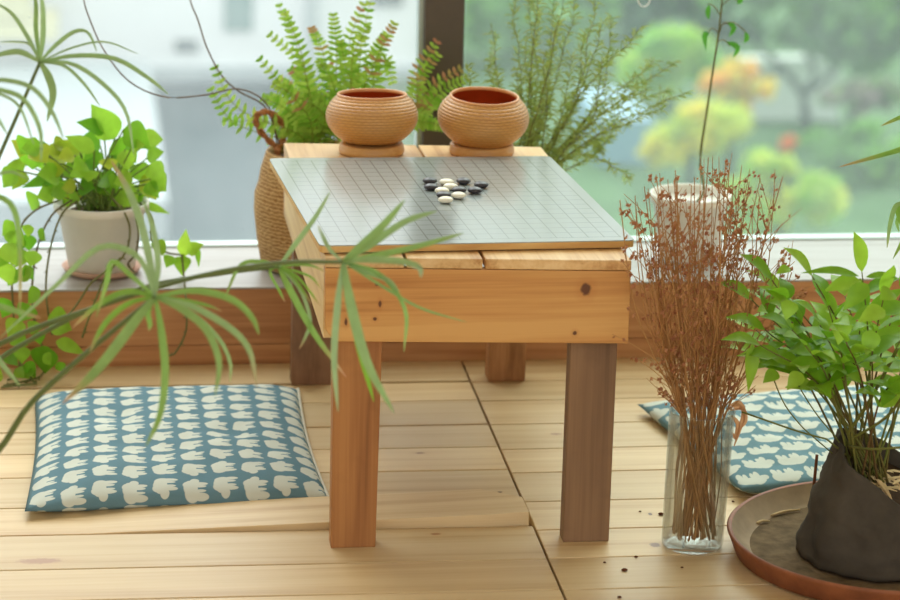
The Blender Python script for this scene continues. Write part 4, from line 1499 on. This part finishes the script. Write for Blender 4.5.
papyrus([
    ([so(.03), at(-60, 395, 3.42), at(0, 344, 3.40), at(100, 306, 3.36), at(200, 276, 3.32), at(280, 263, 3.28), at(343, 262, 3.25)], .0026, [
        ([(362, 246), (385, 224), (405, 200)], 11, -.05, .6, 0), ([(372, 244), (405, 222), (437, 211)], 9, -.02, .8, 0), ([(375, 256), (420, 246), (464, 233)], 8, .04, .5, .1),
        ([(370, 260), (402, 262), (419, 268), (421, 278)], 9, -.08, .9, .1), ([(365, 272), (390, 282), (402, 300)], 7, .05, .9, 0), ([(380, 285), (420, 308), (466, 322)], 4, .10, .6, .2),
        ([(337, 310), (334, 360), (338, 412)], 8, -.05, 1, .1), ([(352, 310), (368, 365), (394, 413)], 12, -.08, .75, 0), ([(350, 300), (360, 350), (374, 402)], 9, .03, 0, 0), ([(380, 275), (405, 310), (404, 352)], 6, .08, .5, .2),
        ([(330, 250), (322, 235), (318, 225)], 5, .08, .8, .4)]),
    ([so(.05, .02), at(-50, 405, 3.46), at(10, 352, 3.46), at(130, 292, 3.44), at(220, 274, 3.42), at(279, 267, 3.40)], .0024, [
        ([(290, 290), (315, 335), (346, 377)], 8, -.05, .3, 1), ([(295, 245), (315, 218), (330, 192)], 6, -.02, .9, .1), ([(298, 272), (312, 278), (322, 290)], 3, .02, .2, .8), ([(296, 276), (310, 292), (320, 306)], 3, 0, .1, .9), ([(292, 276), (302, 290), (312, 304)], 3.5, -.03, .2, .9), ([(295, 265), (312, 266), (326, 272)], 3, 0, .3, .8),
        ([(300, 290), (310, 320), (305, 338), (299, 349)], 4, -.05, 1, .8), ([(270, 272), (280, 292), (285, 302)], 3, 0, .2, 1), ([(262, 262), (240, 266), (224, 300)], 5, -.03, .3, .3)]),
    ([so(.0, -.03), at(-40, 480, 3.34), at(32, 402, 3.30), at(90, 350, 3.27), at(155, 297, 3.25)], .0030, [
        ([(195, 291), (232, 300), (252, 318), (259, 335)], 9, -.05, .4, .1), ([(195, 308), (232, 330), (250, 352), (257, 388)], 8, -.08, .9, .6), ([(182, 310), (206, 330), (219, 362), (215, 396)], 9, -.10, .6, .1), ([(190, 312), (218, 338), (230, 362), (230, 383)], 5, .0, .8, .2),
        ([(161, 330), (165, 372), (160, 415), (146, 446)], 9, -.10, .35, .1), ([(135, 322), (110, 355), (88, 380), (62, 404)], 13, -.10, .6, .9), ([(130, 303), (110, 318), (98, 335), (90, 352)], 7, -.03, .1, .7), ([(128, 292), (100, 304), (72, 328)], 8, .05, .2, .9),
        ([(148, 312), (150, 324), (149, 331)], 6, .0, .3, .5), ([(180, 300), (205, 305), (222, 311)], 5, .03, .3, .8), ([(150, 262), (140, 220), (127, 188), (111, 160)], 9, .10, 1, .9), ([(142, 262), (120, 248), (95, 250), (60, 282), (0, 338)], 8, .05, .9, 0),
        ([(158, 262), (152, 225), (143, 200)], 7, .06, .9, 0), ([(130, 275), (112, 262), (106, 285), (96, 318)], 7, .02, .3, .3)]),
    ([so(-.03, .03), at(-120, 330, 3.52), at(-40, 240, 3.54), at(5, 143, 3.56), at(40, 62, 3.58)], .0022, [
        ([(43, 38), (43, 10), (40, -12)], 6, -.03, .9, 0), ([(28, 38), (12, 14), (-6, 2)], 5, .03, .9, 0), ([(22, 53), (8, 53), (-12, 58)], 8, -.03, .9, 0), ([(55, 46), (74, 32), (88, 33), (97, 52)], 5, .03, .9, 0), ([(72, 48), (105, 42), (138, 54)], 2.5, .05, 1, 0),
        ([(75, 56), (115, 59), (148, 78), (168, 94)], 6, -.02, .8, 0), ([(72, 64), (103, 84), (126, 112), (134, 156)], 5, -.03, .9, 0), ([(64, 66), (84, 84), (100, 106)], 4, .02, .9, 0), ([(49, 78), (53, 96), (47, 122)], 9, -.05, .8, 0), ([(30, 45), (16, 42), (0, 42)], 3, .05, 1, 0), ([(36, 30), (36, 5), (33, -8)], 5, .06, .6, .3)]),
    ([so(-.05, -.03), at(-150, 330, 3.44), at(-90, 200, 3.42), at(-30, 84, 3.40)], .0024, [
        ([(0, 80), (32, 88), (52, 112), (64, 140)], 6, -.03, .9, 0), ([(0, 90), (24, 100), (40, 130), (41, 162)], 6, -.02, .8, 0), ([(0, 94), (20, 108), (34, 145)], 3.5, .03, .9, 0), ([(-14, 100), (0, 122), (7, 134)], 4, .0, .9, 0), ([(-60, 90), (-90, 120), (-110, 170)], 6, 0, .8, 0), ([(-30, 60), (-20, 30), (-30, 0)], 6, 0, .8, 0)]),
    ([so(-.02, -.05), at(-110, 420, 3.36), at(-60, 310, 3.34), at(-30, 200, 3.33)], .0024, [
        ([(-5, 196), (14, 210), (20, 250), (20, 310)], 7, -.03, .35, .7), ([(-28, 240), (-22, 290), (-16, 330)], 8, 0, .5, .3), ([(-60, 210), (-90, 240), (-110, 290)], 8, 0, .5, .2), ([(-12, 180), (10, 172), (30, 180)], 4, .02, .8, 0)]),
    ([so(.0, -.06), at(-90, 450, 3.32), at(-60, 350, 3.30), at(-38, 308, 3.30)], .0022, [
        ([(-10, 305), (18, 312), (41, 318)], 8, .03, .5, .9), ([(-20, 335), (0, 362), (20, 386)], 8, -.04, .9, .0), ([(-60, 330), (-80, 380), (-90, 420)], 8, 0, .5, .2), ([(-40, 280), (-30, 250), (-36, 220)], 7, 0, .6, 0)]),
], pa_)

PB2 = Vector((1.50, 4.05, 0))
pr_ = thing('potted_papyrus', PB2, 'second papyrus of which only drooping leaf tips reach in at the right edge', 'plant')
m = MB()
m.lathe([(0, 0), (.065, 0), (.07, .006), (.085, .15), (.092, .152), (.092, .17), (.084, .17), (.08, .155), (0, .15)], PB2, 40)
m.build('pot', plain('brown glazed pot', srgb(140, 92, 62), .5, .4, .1), pr_, smooth=True)
m = MB()
m.lathe([(0, .156), (.0805, .155)], PB2, 32)
m.build('soil', plain('moist soil', srgb(64, 50, 38), .9, .2, .3, 60), pr_)
s2 = PB2 + Vector((0, 0, .155))
papyrus([
    ([s2, at(985, 250, 4.05), at(958, 142, 4.02)], .0026, [([(925, 143), (890, 153), (839, 167)], 7, -.04, .2, .8), ([(980, 150), (1010, 170), (1030, 200)], 7, 0, .4, .2), ([(960, 110), (970, 80), (990, 60)], 7, 0, .4, 0), ([(945, 170), (940, 200), (930, 230)], 7, .03, .3, .3)]),
    ([s2 + Vector((.02, .01, 0)), at(990, 220, 4.1), at(948, 108, 4.08)], .0024, [([(925, 110), (902, 117), (881, 126)], 6, -.03, .2, .5), ([(980, 110), (1000, 130)], 6, 0, .4, 0), ([(950, 80), (955, 50)], 6, 0, .4, 0)]),
    ([s2 + Vector((-.02, 0, 0)), at(950, 290, 4.0), at(908, 203, 3.98)], .0024, [([(896, 206), (890, 225), (887, 248)], 5.5, -.02, .6, .3), ([(898, 212), (904, 235), (893, 259)], 6.5, -.03, .1, .2), ([(930, 200), (945, 225), (950, 260)], 7, 0, .4, 0), ([(910, 180), (920, 160)], 6, 0, .4, 0), ([(902, 212), (897, 222), (899, 232)], 5, .02, .4, 0)]),
], pr_)

# ------------------------------------------------------------------ crumbs of bark on the boards
M_crumb = plain('dark crumb', srgb(96, 52, 30), .9, .1, .2)
for i, (px, py, r) in enumerate(((661, 515, .0040), (624.5, 571, .0042), (636, 557.5, .0026), (604.5, 563, .0022), (619.5, 598, .003), (682, 568, .002), (733, 502, .002), (640, 512, .002))):
    p = onz(px, py, .0)
    m = MB()
    m.lathe([(0, .0)] + [(r * math.sin(a) * (1 + .2 * math.sin(7 * a)), r * .45 * (1 - math.cos(a))) for a in (.6, 1.2, 1.8, 2.5)] + [(0, r * .9)], (0, 0, 0), 7)
    o = m.build('crumb', M_crumb, smooth=False)
    o.location = p + Vector((0, 0, .0003))
    o.rotation_euler = (0, 0, i)
    tag(o, 'tiny dark crumb of bark lying on the bare floorboards near the vase', 'crumb', 'bark crumbs on the floorboards')
